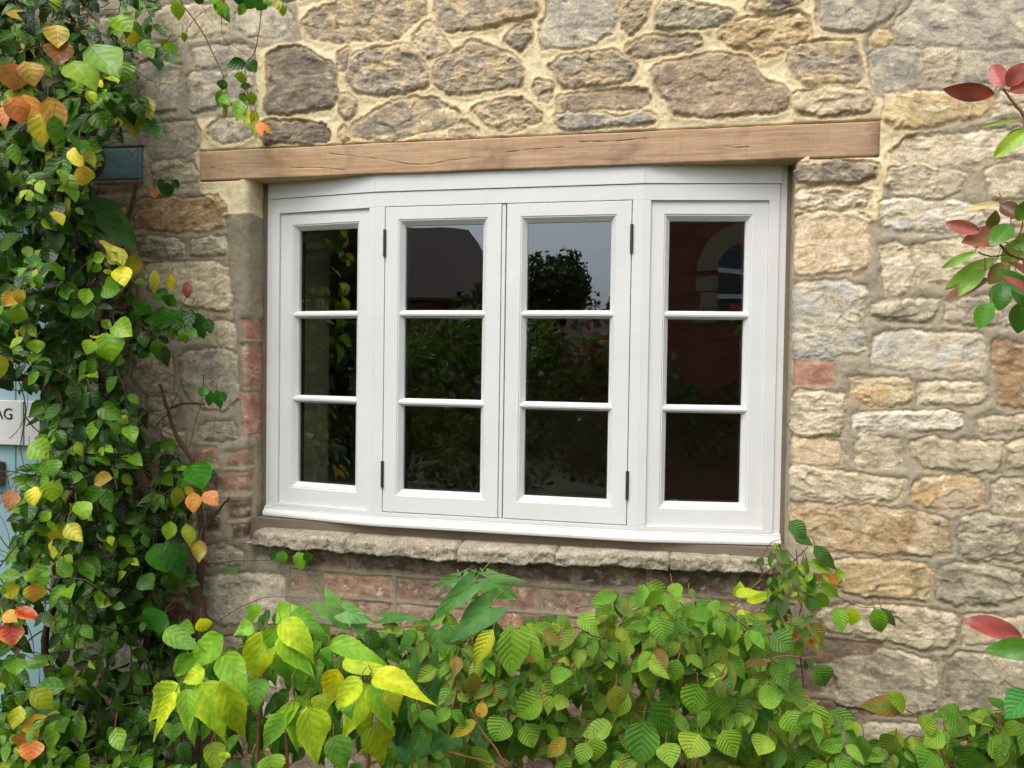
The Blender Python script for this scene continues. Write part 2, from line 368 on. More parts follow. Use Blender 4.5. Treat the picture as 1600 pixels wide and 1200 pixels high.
ST = [
 ('gt',[(472,40),(486,18),(520,8),(546,-6),(600,-14),(655,-12),(664,5),(665,22),(636,46),(626,60),(580,64),(512,66),(488,60)]),
 ('dk',[(420,86),(436,77),(460,74),(480,78),(500,92),(520,100),(528,112),(524,130),(528,148),(520,168),(490,173),(450,178),(420,180),(414,172),(418,150),(420,120),(419,98)]),
 ('gg',[(530,83),(545,74),(545,95),(540,112),(533,108)]),
 ('gg',[(541,118),(548,94),(560,86),(592,76),(636,70),(652,84),(666,108),(670,134),(630,146),(580,150),(556,142),(544,128)]),
 ('gt',[(532,152),(546,148),(556,160),(556,178),(540,190),(532,176)]),
 ('gt',[(530,206),(540,200),(546,216),(534,220)]),
 ('dk',[(412,192),(440,190),(480,190),(508,198),(516,210),(512,222),(480,224),(440,225),(415,226),(404,205)]),
 ('gg',[(550,200),(575,182),(610,160),(640,154),(680,155),(705,170),(718,178),(715,192),(690,203),(650,210),(612,219),(570,219),(552,210)]),
 ('tn',[(645,60),(670,32),(685,48),(704,76),(695,85),(674,95),(660,85)]),
 ('gg',[(680,-10),(838,-10),(841,25),(800,33),(745,47),(700,50),(688,42),(683,20)]),
 ('gg',[(786,62),(815,38),(830,40),(832,58),(822,72),(814,80),(800,70)]),
 ('gg',[(678,110),(686,98),(705,86),(736,66),(760,72),(790,84),(808,96),(818,115),(816,135),(780,138),(745,146),(700,146),(680,132)]),
 ('gb',[(858,-10),(900,-14),(955,-10),(966,25),(958,50),(930,68),(905,77),(850,77),(845,66),(846,40),(855,25)]),
 ('gg',[(858,104),(880,90),(910,84),(960,82),(985,98),(996,106),(988,122),(965,130),(920,136),(885,138),(868,124)]),
 ('gg',[(835,145),(838,127),(850,128),(865,135),(863,152),(855,161),(842,155)]),
 ('gt',[(738,172),(760,163),(810,153),(830,165),(848,180),(846,190),(815,203),(785,208),(770,200),(750,186)]),
 ('tn',[(703,210),(716,196),(730,192),(748,205),(745,213),(710,213)]),
 ('br',[(873,152),(900,147),(945,140),(990,141),(1012,145),(1019,158),(1000,168),(960,170),(920,172),(876,174)]),
 ('gb',[(868,182),(890,176),(930,178),(965,186),(1000,174),(1018,178),(1024,188),(1000,195),(960,198),(910,203),(872,200)]),
 ('gt',[(972,-8),(1018,-8),(1010,25),(1000,42),(986,54),(974,46),(970,22)]),
 ('gg',[(980,76),(990,66),(1020,58),(1060,57),(1090,58),(1096,72),(1085,80),(1040,84),(1005,90),(985,88)]),
 ('gr',[(1026,20),(1032,6),(1060,2),(1085,8),(1120,14),(1145,20),(1150,28),(1125,42),(1100,44),(1050,46),(1022,44)]),
 ('gg',[(1165,12),(1180,-6),(1262,-8),(1250,8),(1215,18),(1185,20)]),
 ('yl',[(1122,56),(1145,34),(1175,28),(1215,26),(1245,18),(1263,30),(1266,56),(1245,72),(1225,82),(1195,92),(1165,80),(1135,68)]),
 ('br',[(1018,112),(1040,100),(1085,90),(1120,84),(1165,92),(1175,105),(1185,120),(1200,130),(1220,134),(1232,150),(1228,172),(1200,176),(1150,180),(1100,184),(1050,178),(1046,160),(1028,145),(1022,128)]),
 ('gg',[(1238,78),(1255,68),(1300,65),(1338,66),(1342,100),(1345,128),(1310,131),(1260,132),(1242,120),(1236,98)]),
 ('tn',[(1242,152),(1250,145),(1290,140),(1340,140),(1358,146),(1368,162),(1360,174),(1320,181),(1280,182),(1250,178),(1238,168)]),
 ('gb',[(1280,-8),(1402,-8),(1395,20),(1375,38),(1350,50),(1320,52),(1285,46),(1278,20)]),
 ('gb',[(1405,30),(1430,10),(1432,-60),(1700,-60),(1700,68),(1580,72),(1500,74),(1440,66),(1402,55),(1398,44)]),
 ('yl',[(1360,62),(1372,48),(1388,50),(1394,64),(1384,74),(1362,70)]),
 ('gb',[(1362,84),(1380,72),(1434,76),(1438,110),(1436,130),(1405,142),(1385,142),(1365,125),(1360,100)]),
 ('bf',[(1440,80),(1460,76),(1495,78),(1498,110),(1490,128),(1455,125),(1441,115)]),
 ('gb',[(1502,82),(1600,80),(1700,78),(1700,135),(1560,130),(1505,130)]),
 ('yl',[(1388,148),(1420,144),(1480,142),(1540,144),(1560,160),(1535,180),(1480,190),(1440,198),(1398,202),(1382,186),(1386,165)]),
 ('bf',[(1566,146),(1700,140),(1700,190),(1550,185)]),
 ('cr',[(1392,238),(1410,222),(1430,212),(1470,210),(1530,206),(1600,204),(1700,200),(1700,240),(1570,244),(1530,252),(1500,260),(1440,258),(1400,248)]),
 ('cr',[(1392,264),(1430,256),(1475,264),(1510,275),(1500,300),(1470,310),(1400,308),(1385,290)]),
 ('cb',[(1378,318),(1420,312),(1480,315),(1520,322),(1540,345),(1510,362),(1440,364),(1382,355),(1376,338)]),
 ('bf',[(1545,265),(1580,255),(1700,250),(1700,300),(1550,310)]),
 ('bf',[(1542,325),(1700,318),(1700,350),(1548,352)]),
 ('dk',[(1243,265),(1262,255),(1310,250),(1350,255),(1369,262),(1366,276),(1345,284),(1300,288),(1260,287),(1243,280)]),
 ('bf',[(1243,300),(1280,294),(1330,295),(1358,304),(1350,322),(1300,328),(1260,330),(1244,322)]),
 ('pk',[(1238,338),(1280,332),(1340,332),(1358,345),(1360,380),(1355,415),(1340,425),(1290,427),(1250,432),(1238,420),(1236,370)]),
 ('cb',[(1238,448),(1270,441),(1320,441),(1352,452),(1350,470),(1344,490),(1346,520),(1350,545),(1340,555),(1290,558),(1240,557),(1234,520),(1232,470)]),
 ('rb',[(1234,562),(1304,562),(1307,585),(1305,602),(1270,604),(1234,603)]),
 ('cr',[(1378,385),(1400,380),(1418,390),(1427,420),(1424,445),(1405,462),(1388,462),(1384,430)]),
 ('bf',[(1429,385),(1470,378),(1540,376),(1700,370),(1700,430),(1540,440),(1470,440),(1436,440),(1434,410)]),
 ('gr',[(1364,480),(1385,472),(1420,468),(1466,470),(1466,485),(1455,498),(1420,502),(1380,498),(1362,492)]),
 ('gr',[(1480,475),(1520,468),(1560,465),(1560,505),(1510,505),(1478,500)]),
 ('gr',[(1572,460),(1700,455),(1700,505),(1570,508)]),
 ('cb',[(1366,535),(1378,522),(1420,520),(1480,522),(1532,524),(1536,560),(1530,578),(1490,582),(1440,578),(1365,574),(1366,555)]),
 ('og',[(1553,535),(1600,540),(1700,540),(1700,635),(1568,635),(1562,600),(1552,565)]),
 ('bo',[(1330,592),(1380,592),(1420,594),(1424,605),(1418,628),(1395,632),(1348,632),(1336,615)]),
 ('bf',[(1438,600),(1470,598),(1536,600),(1538,625),(1520,634),(1470,632),(1436,628),(1436,612)]),
 ('bf',[(1234,622),(1250,612),(1290,614),(1318,618),(1318,650),(1310,680),(1280,682),(1245,680),(1230,670),(1230,640)]),
 ('pk',[(1238,686),(1290,685),(1310,695),(1316,715),(1314,727),(1270,726),(1240,722),(1230,700)]),
 ('wh',[(1336,650),(1360,645),(1405,645),(1450,643),(1500,648),(1498,665),(1480,674),(1430,673),(1390,668),(1350,678),(1338,670)]),
 ('bf',[(1340,688),(1370,684),(1405,688),(1408,710),(1404,728),(1370,730),(1342,725),(1338,705)]),
 ('bf',[(1424,692),(1450,686),(1490,690),(1569,694),(1566,715),(1558,736),(1500,735),(1440,730),(1428,712)]),
 ('bf',[(1532,658),(1550,652),(1584,654),(1584,672),(1550,678),(1530,672)]),
 ('tn',[(1588,650),(1700,650),(1700,672),(1588,672)]),
 ('bf',[(1580,695),(1600,688),(1700,690),(1700,732),(1578,732)]),
 ('bf',[(1232,732),(1260,728),(1290,736),(1330,742),(1414,752),(1410,770),(1400,782),(1340,780),(1270,776),(1236,768),(1230,750)]),
 ('bo',[(1430,760),(1440,750),(1480,745),(1530,750),(1535,775),(1534,790),(1490,795),(1450,792),(1426,782)]),
 ('bf',[(1553,760),(1570,750),(1700,748),(1700,800),(1600,802),(1556,795)]),
 ('gd',[(1232,790),(1250,788),(1330,792),(1400,796),(1440,802),(1480,815),(1486,840),(1484,862),(1440,866),(1380,866),(1310,862),(1270,855),(1245,830)]),
 ('gr',[(1505,810),(1530,806),(1600,812),(1700,812),(1700,876),(1560,876),(1506,872),(1503,840)]),
 ('yl',[(1302,880),(1330,876),(1400,878),(1445,884),(1455,895),(1452,915),(1445,936),(1400,935),(1350,930),(1318,925),(1300,905)]),
 ('gr',[(1468,888),(1500,884),(1540,884),(1596,900),(1598,935),(1550,944),(1490,944),(1468,935),(1466,905)]),
 ('gr',[(1610,900),(1700,905),(1700,945),(1610,945)]),
 ('bf',[(1290,950),(1340,948),(1400,950),(1480,958),(1495,965),(1492,995),(1478,1012),(1450,1014),(1400,1004),(1340,995),(1290,985),(1280,965)]),
 ('bf',[(1508,960),(1560,965),(1700,970),(1700,1010),(1600,1010),(1550,1005),(1508,1008)]),
 ('gr',[(1300,1030),(1318,1012),(1360,1014),(1420,1024),(1460,1036),(1463,1070),(1460,1105),(1430,1118),(1380,1112),(1310,1105),(1296,1070)]),
 ('gr',[(1480,1030),(1500,1022),(1560,1030),(1700,1036),(1700,1115),(1540,1116),(1484,1116),(1476,1080)]),
 ('gr',[(1320,1130),(1460,1135),(1460,1230),(1320,1230)]), ('bf',[(1475,1135),(1700,1130),(1700,1230),(1475,1230)]),
 # left of the window
 ('bf',[(240,20),(262,8),(330,10),(352,25),(355,50),(320,58),(262,58),(240,45)]),
 ('gb',[(372,20),(400,12),(440,10),(456,30),(452,48),(430,58),(390,58),(370,45)]),
 ('gb',[(222,100),(255,96),(279,105),(280,140),(276,172),(245,174),(222,170)]),
 ('gb',[(215,72),(272,68),(276,90),(220,94)]),
 ('gb',[(300,78),(325,72),(380,72),(398,80),(398,105),(340,108),(305,105)]),
 ('gb',[(294,114),(346,112),(348,160),(335,170),(296,175)]), ('gb',[(354,112),(396,110),(400,160),(357,166)]),
 ('gb',[(328,200),(345,186),(375,186),(395,200),(395,212),(370,222),(345,226),(330,212)]),
 ('gb',[(232,215),(255,195),(300,190),(312,205),(310,235),(290,245),(240,250),(228,235)]),
 ('gr',[(236,258),(270,252),(300,258),(312,280),(280,296),(240,290)]),
 ('bb',[(150,288),(222,286),(222,300),(180,305),(150,304)]),
 ('og',[(205,325),(225,312),(260,310),(290,312),(340,308),(352,325),(350,355),(320,360),(270,362),(210,356)]),
 ('gr',[(212,375),(250,370),(286,380),(288,396),(250,404),(218,398)]),
 ('gr',[(298,378),(330,370),(352,372),(353,395),(330,400),(298,398)]),
 ('bf',[(225,415),(255,410),(340,412),(354,420),(358,445),(364,475),(355,486),(310,480),(260,470),(230,450)]),
 ('gr',[(215,515),(250,510),(310,512),(330,522),(290,530),(220,532)]),
 ('bf',[(337,505),(352,502),(368,508),(370,530),(365,545),(345,545),(337,530)]),
 ('gr',[(212,548),(250,543),(266,555),(270,580),(268,600),(262,612),(225,615),(205,590)]),
 ('gb',[(282,560),(300,548),(350,548),(368,555),(372,590),(374,605),(373,625),(350,640),(320,640),(300,625),(282,605)]),
 ('gr',[(312,668),(330,662),(365,660),(368,685),(340,688),(315,686)]),
 ('bb',[(300,696),(338,697),(340,727),(300,728)]), ('bb',[(352,705),(396,700),(397,729),(353,730)]),
 ('bb',[(322,738),(396,736),(397,770),(320,770)]),
 ('db',[(352,782),(392,782),(394,810),(356,812)]), ('db',[(318,796),(344,796),(344,830),(318,832)]),
 ('db',[(360,820),(398,818),(390,838),(362,845)]),
 ('gr',[(318,858),(350,850),(378,862),(376,882),(320,882)]),
 ('gb',[(318,905),(340,900),(400,898),(440,900),(443,930),(442,965),(430,975),(350,975),(325,965),(315,930)]),
]
XE, XR = -0.7610, 0.7560          # left and right edge of the window opening (world x at the wall face)
XD, ZD = wx(78, 420)[0], wx(150, 281)[1]       # right edge and top of the doorway
LX0, LX1, LZ0, LZ1 = -0.9035, 0.9300, 0.9765+Z0, 1.0615+Z0     # oak lintel
XD0 = XD-1.0
BX0, BZ0, BX1, BZ1 = XD0-.12, wx(222, 279)[1], wx(222, 250)[0], wx(222, 229)[1]   # blue lintel

stones = []          # (kind, world polygon (n,2), bulge, rough)
def chaikin(P, n=1):
    P = np.asarray(P, float)
    for _ in range(n):
        Q = np.roll(P, -1, 0); P = np.stack([P*.88+Q*.12, P*.12+Q*.88], 1).reshape(-1, 2)
    return P
for k, poly in ST:
    P = np.array([wx(*p) for p in poly])
    brick = k in ('rb', 'bb', 'bc', 'db')
    pale_ = (300 < np.mean([q[0] for q in poly]) < 1385 and np.mean([q[1] for q in poly]) < 240)
    stones.append([k, (chaikin(P) if pale_ else P) if not brick else P, .004 if brick else None, .3 if brick else 1.0])
RS = np.random.RandomState(5)
# bricks under the sill
z_r1, z_r2 = wx(575, 898)[1], wx(575, 934)[1]
ch = (z_r1-z_r2)+0.011
for row in range(-1, 7):
    zt = z_r1 - row*ch; x = wx(452, 900)[0] + (0.11 if row % 2 else 0) - .0
    if row == -1: x -= .13
    xe = wx(1222, 900)[0] + (.06 if row % 2 else 0)
    while x < xe:
        L = .105 if (row == 0 and x < -.6) else RS.uniform(.2, .222)
        if x > wx(442, 900)[0] or row == -1:
            q = RS.uniform(-.003, .003, 8)
            stones.append([RS.choice(['bb', 'bc', 'bc', 'bc']) if row >= 0 else 'db',
                np.array([(x+q[0], zt+q[1]), (x+L-.011+q[2], zt+q[3]), (x+L-.011+q[4], zt-ch+.011+q[5]), (x+q[6], zt-ch+.011+q[7])]), .003, .3])
        x += L
# red bricks in the left jamb (u runs on round the corner)
for ya, yb, k in ((497, 531, 'rb'), (535, 607, 'rb'), (612, 684, 'rb')):
    za, zb = wx(392, ya)[1], wx(392, yb)[1]
    stones.append([k, np.array([(XE-.012, za), (XE+.2, za), (XE+.2, zb), (XE-.004, zb)]), .004, .4])
traced = list(stones)
# random coursed rubble wherever nothing was traced (behind the plants and beyond the picture)
def bbox(P): return P[:, 0].min(), P[:, 0].max(), P[:, 1].min(), P[:, 1].max()
boxes = [bbox(s[1]) for s in traced]
blocked = [(XE-.04, XR+.02, .92, 2.0), (LX0-.04, LX1+.02, LZ0-.01, LZ1+.01), (BX0-.01, BX1+.01, BZ0-.01, BZ1+.01), (XD0-.02, XD+.02, 0, ZD)]
def free(x0, x1, z0, z1):
    for a in boxes:
        if x0 < a[1]+.004 and x1 > a[0]-.004 and z0 < a[3]+.004 and z1 > a[2]-.004: return False
    for a in blocked:
        if x0 < a[1] and x1 > a[0] and z0 < a[3] and z1 > a[2]: return False
    return True
for (gx0, gx1) in ((-3.2, 3.2),):
    z = 0.02
    while z < 3.1:
        h = RS.uniform(.075, .15); x = gx0 + RS.uniform(0, .1)
        while x < gx1:
            w = RS.uniform(.12, .3)
            for sub in range(5):
                ww, hh = w*(1-.18*sub), h*(1-.14*sub)
                if free(x, x+ww-.014, z, z+hh-.014) and hh > .045 and ww > .06:
                    r = RS.uniform(-.008, .008, 8); a, b_, c, d = x, x+ww-.014, z, z+hh-.014
                    P = np.array([(a+r[0], c+r[1]), ((a+b_)/2, c+r[1]*.5), (b_+r[2], c+r[3]), (b_+r[4]*.6, (c+d)/2), (b_+r[4], d+r[5]), ((a+b_)/2, d+r[5]*.6), (a+r[6], d+r[7]), (a+r[6]*.5, (c+d)/2)])
                    stones.append([RS.choice(['gr', 'bf', 'gb', 'gt', 'gr', 'bb']), chaikin(P), None, 1.0]); boxes.append(bbox(stones[-1][1])); break
            x += w
        z += h if not (gx0 == -3.2) else h*.5

CREAM = np.array([wx(*p) for p in [(455,-90),(470,60),(395,80),(400,190),(310,185),(296,225),(318,300),(350,340),(425,345),(425,285),(1238,250),(1238,335),(1372,345),(1400,245),(1455,215),(1365,150),(1350,60),(1425,-90)]])
GREYR = np.array([wx(*p) for p in [(352,335),(430,330),(430,500),(430,860),(398,842),(402,760),(398,690),(376,650),(374,590),(366,480),(356,400)]])
def seg_sdf(P, X, Zc):
    """signed distance, positive inside"""
    d2 = np.full(X.shape, 1e9); inside = np.zeros(X.shape, bool); n = len(P)
    for i in range(n):
        a, b_ = P[i], P[(i+1) % n]; e = b_-a; wx_, wz_ = X-a[0], Zc-a[1]
        t = np.clip((wx_*e[0]+wz_*e[1])/(e@e+1e-12), 0, 1)
        dx, dz = wx_-e[0]*t, wz_-e[1]*t; d2 = np.minimum(d2, dx*dx+dz*dz)
        c1 = (a[1] <= Zc) & (b_[1] > Zc); c2 = (a[1] > Zc) & (b_[1] <= Zc); cr = e[0]*wz_ - e[1]*wx_
        inside ^= (c1 & (cr > 0)) | (c2 & (cr < 0))
    return np.where(inside, np.sqrt(d2), -np.sqrt(d2))

SAT = .66
GAIN = 1.22
def relief(us, zs):
    """height (towards the viewer) and colour of the masonry at u (along the wall, on round the jambs) and z"""
    U, Z = np.meshgrid(us, zs)
    Uw = U + .005*noise(U*20, Z*20, 3) + .0045*noise(U*62, Z*62, 4) + .002*noise(U*150, Z*150, 14)
    Zw = Z + .005*noise(U*20, Z*20, 5) + .0045*noise(U*62, Z*62, 6) + .002*noise(U*150, Z*150, 15)
    sd = np.full(U.shape, -.05); sid = np.full(U.shape, -1)
    for i, s in enumerate(stones):
        x0, x1, z0, z1 = bbox(s[1]); m = .02
        i0, i1 = np.searchsorted(us, (x0-m, x1+m)); j0, j1 = np.searchsorted(zs, (z0-m, z1+m))
        if i1 <= i0 or j1 <= j0: continue
        sl = (slice(j0, j1), slice(i0, i1))
        brick = s[2] is not None
        d = seg_sdf(s[1], (U if brick else Uw)[sl], (Z if brick else Zw)[sl])
        if not brick: d = d + .0065
        if brick: d = d - .001 + .0015*noise(U[sl]*90, Z[sl]*90, 8)
        up = d > sd[sl]; sd[sl] = np.where(up, d, sd[sl]); sid[sl] = np.where(up, i, sid[sl])
    RSS = np.random.RandomState(11); ns = len(stones)
    ox, oz = RSS.uniform(-50, 50, ns+1), RSS.uniform(-50, 50, ns+1)
    bul = np.array([(s[2] if s[2] is not None else RSS.uniform(.006, .014)) for s in stones] + [0])
    rgh = np.array([s[3]*RSS.uniform(.42, 1.02) for s in stones] + [0])
    tx, tz = RSS.uniform(-.04, .04, ns+1), RSS.uniform(-.06, .02, ns+1)
    cxs = np.array([s[1][:, 0].mean() for s in stones]+[0]); czs = np.array([s[1][:, 1].mean() for s in stones]+[0])
    smooth_ = np.array([.45 if s[0] in ('br', 'gb') else 1. for s in stones]+[0])
    fsc = RSS.uniform(.75, 1.5, ns+1)[sid]; rot_ = RSS.uniform(-.30, .30, ns+1)[sid]; U0, Z0_ = U-cxs[sid], Z-czs[sid]
    A = (U0*np.cos(rot_)+Z0_*np.sin(rot_))*fsc+ox[sid]; B = (-U0*np.sin(rot_)+Z0_*np.cos(rot_))*fsc+oz[sid]
    wA = A + .011*noise(A*14, B*14, 40); wB = B + .009*noise(A*14+9, B*14, 41)
    big = ridge(wA*7, wB*12, 2, 50); mid = ridge(wA*24, wB*50, 4, 60, .62); fin = fbm(A*110, B*150, 3, 70, .6)
    f1, e1 = facets(wA*20, wB*34, 80, 1.2); f2, e2 = facets(wA*52+.6*noise(A*60, B*60, 81), wB*95, 82, 1.2)
    f3, e3 = facets(wA*120, wB*190, 83, 1.0)
    step = noise(wA*10, wB*26, 85); step = sstep(-.06, .03, step)
    R_ = .84*rgh[sid]*smooth_[sid]
    st = bul[sid]*sstep(-.001, .012, sd) + R_*(.0030*big + .0010*mid + .0030*step - .001 + .0062*f1 + .0036*f2 + .0014*f3) + (.3+.7*rgh[sid])*.0016*fin
    st = st + tx[sid]*(U-cxs[sid]) + tz[sid]*(Z-czs[sid])
    cream = sstep(-.006, .006, seg_sdf(CREAM, U, Z) + .012*noise(U*14, Z*14, 90))
    greyr = sstep(-.003, .004, seg_sdf(GREYR, U, Z) + .006*noise(U*20, Z*20, 91))
    mo = .0062 + .0016*fbm(U*9, Z*9, 3, 100) + .0011*fbm(U*60, Z*60, 3, 101)
    mo = mo + cream*(.0035 + .0035*np.abs(noise(U*7, Z*11, 103)) - .0035*sstep(.0, .02, -sd)) + (1-cream)*.002*sstep(.003, .012, -sd)
    flat = 1-cream; st = st*(1-.42*flat) + .0022*flat
    rimh = mo-.0014; st = rimh + (st-rimh)*sstep(-.001, .007, sd)
    m = sstep(-.0016, .0012, sd)
    # red jamb bricks show through the render, so the render mask stops at them
    rid = np.array([s[0] == 'rb' for s in stones]+[False])[sid] & (sd > 0)
    m = m*(1-greyr*(~rid))
    H = mo*(1-m) + st*m - .0020*np.exp(-((sd+.0005)/.0014)**2)*(1-greyr)*(.35+.9*sstep(-.2, .3, noise(U*18, Z*18, 107)))
    H = H + greyr*(1-m)*(.002 + .003*fbm(U*12, Z*7, 3, 104))
    # colour
    C = [np.array([lin(K[s[0]][q]) for s in stones]+[[0, 0, 0]])[sid] for q in range(3)]
    val = np.array([RSS.uniform(.9, 1.1) for s in stones]+[1])[sid]
    n1 = fbm(A*9, B*16, 4, 110, .6); n2 = fbm(A*16+7, B*24, 5, 120, .65); n3 = fbm(A*40, B*60, 4, 130, .6)
    w1 = sstep(-.12, .25, n1)[..., None]; w2 = sstep(.05, .28, n2)[..., None]
    cs = C[0]*(1-w1) + C[1]*w1; cs = cs*(1-w2*.75) + C[2]*w2*.75
    edge = sstep(.012, .001, sd + .006*n3)[..., None]                        # lime smears on stone edges
    w_cream = cream[..., None]
    cs = cs*(1-.55*edge) + .55*edge*(w_cream*lin((206, 184, 138)) + (1-w_cream)*(cs*.4 + .6*lin((176, 164, 140))))
    lich = sstep(.24, .42, fbm(A*22, B*40, 4, 140, .65))[..., None]
    cs = cs*(1-.45*lich) + .45*lich*lin((222, 214, 196))
    dirt = np.maximum(sstep(.0, -.5, mid), .8*sstep(.16, .02, e1)*sstep(-.1, .2, n2))[..., None]; cs = cs*(1-.22*dirt)
    cs = cs*(1 + .22*f2 + .16*f1)[..., None]
    cs = cs*(1 + .16*n3[..., None])*val[..., None]*GAIN
    isb = np.array([s[2] is not None for s in stones]+[False])[sid][..., None]
    salt = sstep(.12, .3, fbm(U*25, Z*25, 4, 150, .65))[..., None]
    cs = np.where(isb, cs*(1-.5*salt)+.5*salt*lin((178, 164, 142)), cs)
    a1 = fbm(U*6, Z*8, 4, 160)[..., None]; a2 = fbm(U*40, Z*40, 3, 161)[..., None]
    cm = lin((234, 222, 188))*(1 + .10*a1 + .05*a2); sm = sstep(.0, .35, fbm(U*10, Z*14, 4, 162))[..., None]
    cm = cm*(1-.30*sm) + .30*sm*lin((222, 200, 154)); rim = np.exp(-(sd/.005)**2)[..., None]
    cm = cm*(1-.35*rim) + .35*rim*lin((212, 186, 136))
    gm = lin((172, 163, 146))*(1 + .14*a1 + .08*a2)
    bs = sstep(.1, .4, fbm(U*3, Z*3, 3, 163))[..., None]; gm = gm*(1-.25*bs) + .25*bs*lin((172, 170, 164))
    mort = w_cream*cm + (1-w_cream)*gm
    gg = greyr[..., None]; rend = lin((156, 149, 134))*(1 + .25*a1 + .1*a2); mort = mort*(1-gg) + gg*rend
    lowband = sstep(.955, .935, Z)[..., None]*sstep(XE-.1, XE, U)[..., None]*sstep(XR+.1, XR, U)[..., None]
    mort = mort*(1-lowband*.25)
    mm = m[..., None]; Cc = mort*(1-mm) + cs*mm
    lum = Cc.mean(-1, keepdims=True); Cc = (lum + (Cc-lum)*(SAT*mm+(1-mm)))*(mm*np.array([1.03, .975, .88])+(1-mm)*np.array([1.0, .965, .90]))
    crack = np.exp(-((sd+.0005)/.0018)**2)[..., None]*(1-gg); Cc = Cc*(1-crack*np.array([.14, .20, .28]))
    return U, Z, H, np.concatenate([np.clip(Cc, .003, .9), .25+.75*mm], -1)

def sheet(name, us, zs, mapper, keep, parent):
    U, Z, H, C = relief(us, zs)
    P = mapper(U, Z, H); nz, nu = U.shape
    idx = np.arange(nz*nu).reshape(nz, nu)
    q = np.stack([idx[:-1, :-1], idx[:-1, 1:], idx[1:, 1:], idx[1:, :-1]], -1).reshape(-1, 4)
    uc = (.5*(U[:-1, :-1]+U[1:, 1:])).ravel(); zc = (.5*(Z[:-1, :-1]+Z[1:, 1:])).ravel()
    q = q[keep(uc, zc)]
    used = np.zeros(nz*nu, bool); used[q.ravel()] = True; remap = np.cumsum(used)-1
    V = P.reshape(-1, 3)[used]; Cc = C.reshape(-1, 4)[used]
    return link_mesh(name, np_mesh(name, V, remap[q], {'Col': Cc}), M_WALL, parent)

wall = empty('stone_wall', (0, 0, 0))
tag(wall, 'old rubble stone wall of grey and buff stones with pale mortar above the window', 'wall')
STEP = .0029
fx0, fx1 = wx(-60, 600)[0], wx(1670, 600)[0]; fz0, fz1 = wx(800, 1240)[1], max(wx(0, -10)[1], wx(1600, -10)[1])+.03
us = np.concatenate([np.arange(-3.2, -2.5, .02), np.arange(-2.5, fx0, .006), np.arange(fx0, fx1, STEP), np.arange(fx1, 2.2, .006), np.arange(2.2, 3.2, .02)])
zs = np.concatenate([np.arange(0, fz0, .008), np.arange(fz0, fz1, STEP), np.arange(fz1, 3.0, .012)])
def keep_front(u, z):
    win = (u > XE-.012) & (u < XR+.012) & (z > .945) & (z < 2.02)
    lint = (u > LX0+.012) & (u < LX1-.012) & (z > LZ0+.012) & (z < LZ1-.012)
    blu = (u > BX0+.01) & (u < BX1-.01) & (z > BZ0+.008) & (z < BZ1-.008)
    door = (u < XD+.012) & (u > XD0-.012) & (z < ZD)
    return ~(win | door | lint | blu)
def map_front(U, Z, H):
    inl = sstep(-.004, .004, np.minimum(np.minimum(U-LX0, LX1-U), np.minimum(Z-LZ0, LZ1-Z)))
    inb = sstep(-.004, .004, np.minimum(np.minimum(U-BX0, BX1-U), np.minimum(Z-BZ0, BZ1-Z)))
    s = np.maximum(inl, inb); Hh = H*(1-s) - .02*s
    return np.stack([U, -.004-Hh, Z], -1)
sheet('masonry', us, zs, map_front, keep_front, wall)
def jamb_map(x0, sgn, rad=.012):
    """bends the sheet round a vertical arris at x0; sgn +1 turns in at the window's left edge"""
    def f(U, Z, H):
        t = (U-x0)*sgn                    # >0: beyond the arris
        a = np.clip((t+rad*.8)/(rad*1.57), 0, 1)*(math.pi/2*.93)
        ta = np.maximum(t-(rad*1.57-rad*.8), 0); tb = np.minimum(t+rad*.8, 0)
        cx = x0 - sgn*rad*.8 + sgn*(rad*np.sin(a)) + sgn*tb + sgn*ta*math.cos(math.pi/2*.93)
        cy = -.004 + rad*(1-np.cos(a)) + ta*math.sin(math.pi/2*.93)
        return np.stack([cx + sgn*H*np.sin(a), cy - H*np.cos(a), Z], -1)
    return f
zj = np.arange(.90, 2.03, STEP)
sheet('jamb', np.arange(XE-.0155, XE+.20, STEP), zj, jamb_map(XE, 1), lambda u, z: u > -9, wall)
sheet('jamb', np.arange(XR-.20, XR+.0155, STEP), zj, jamb_map(XR, -1), lambda u, z: u > -9, wall)
zj = np.arange(0.0, ZD+.01, .005)
sheet('jamb', np.arange(XD-.20, XD+.0155, .004), zj, jamb_map(XD, -1), lambda u, z: u > -9, wall)
sheet('jamb', np.arange(XD0-.0155, XD0+.20, .006), zj, jamb_map(XD0, 1), lambda u, z: u > -9, wall)
# wall core behind the face (gives the wall its thickness round the openings)
c = MB()
c.box(-3.2, 3.2, .03, .40, 2.07, 3.0); c.box(-3.2, XD0-.02, .03, .40, 0, 2.07); c.box(XR+.02, 3.2, .03, .40, 0, 2.07); c.box(XD+.02, XE-.02, .03, .40, 0, 2.07)
c.box(XE-.02, XR+.02, .03, .40, 0, .955)
c.build('wall_core', M_BED, wall)

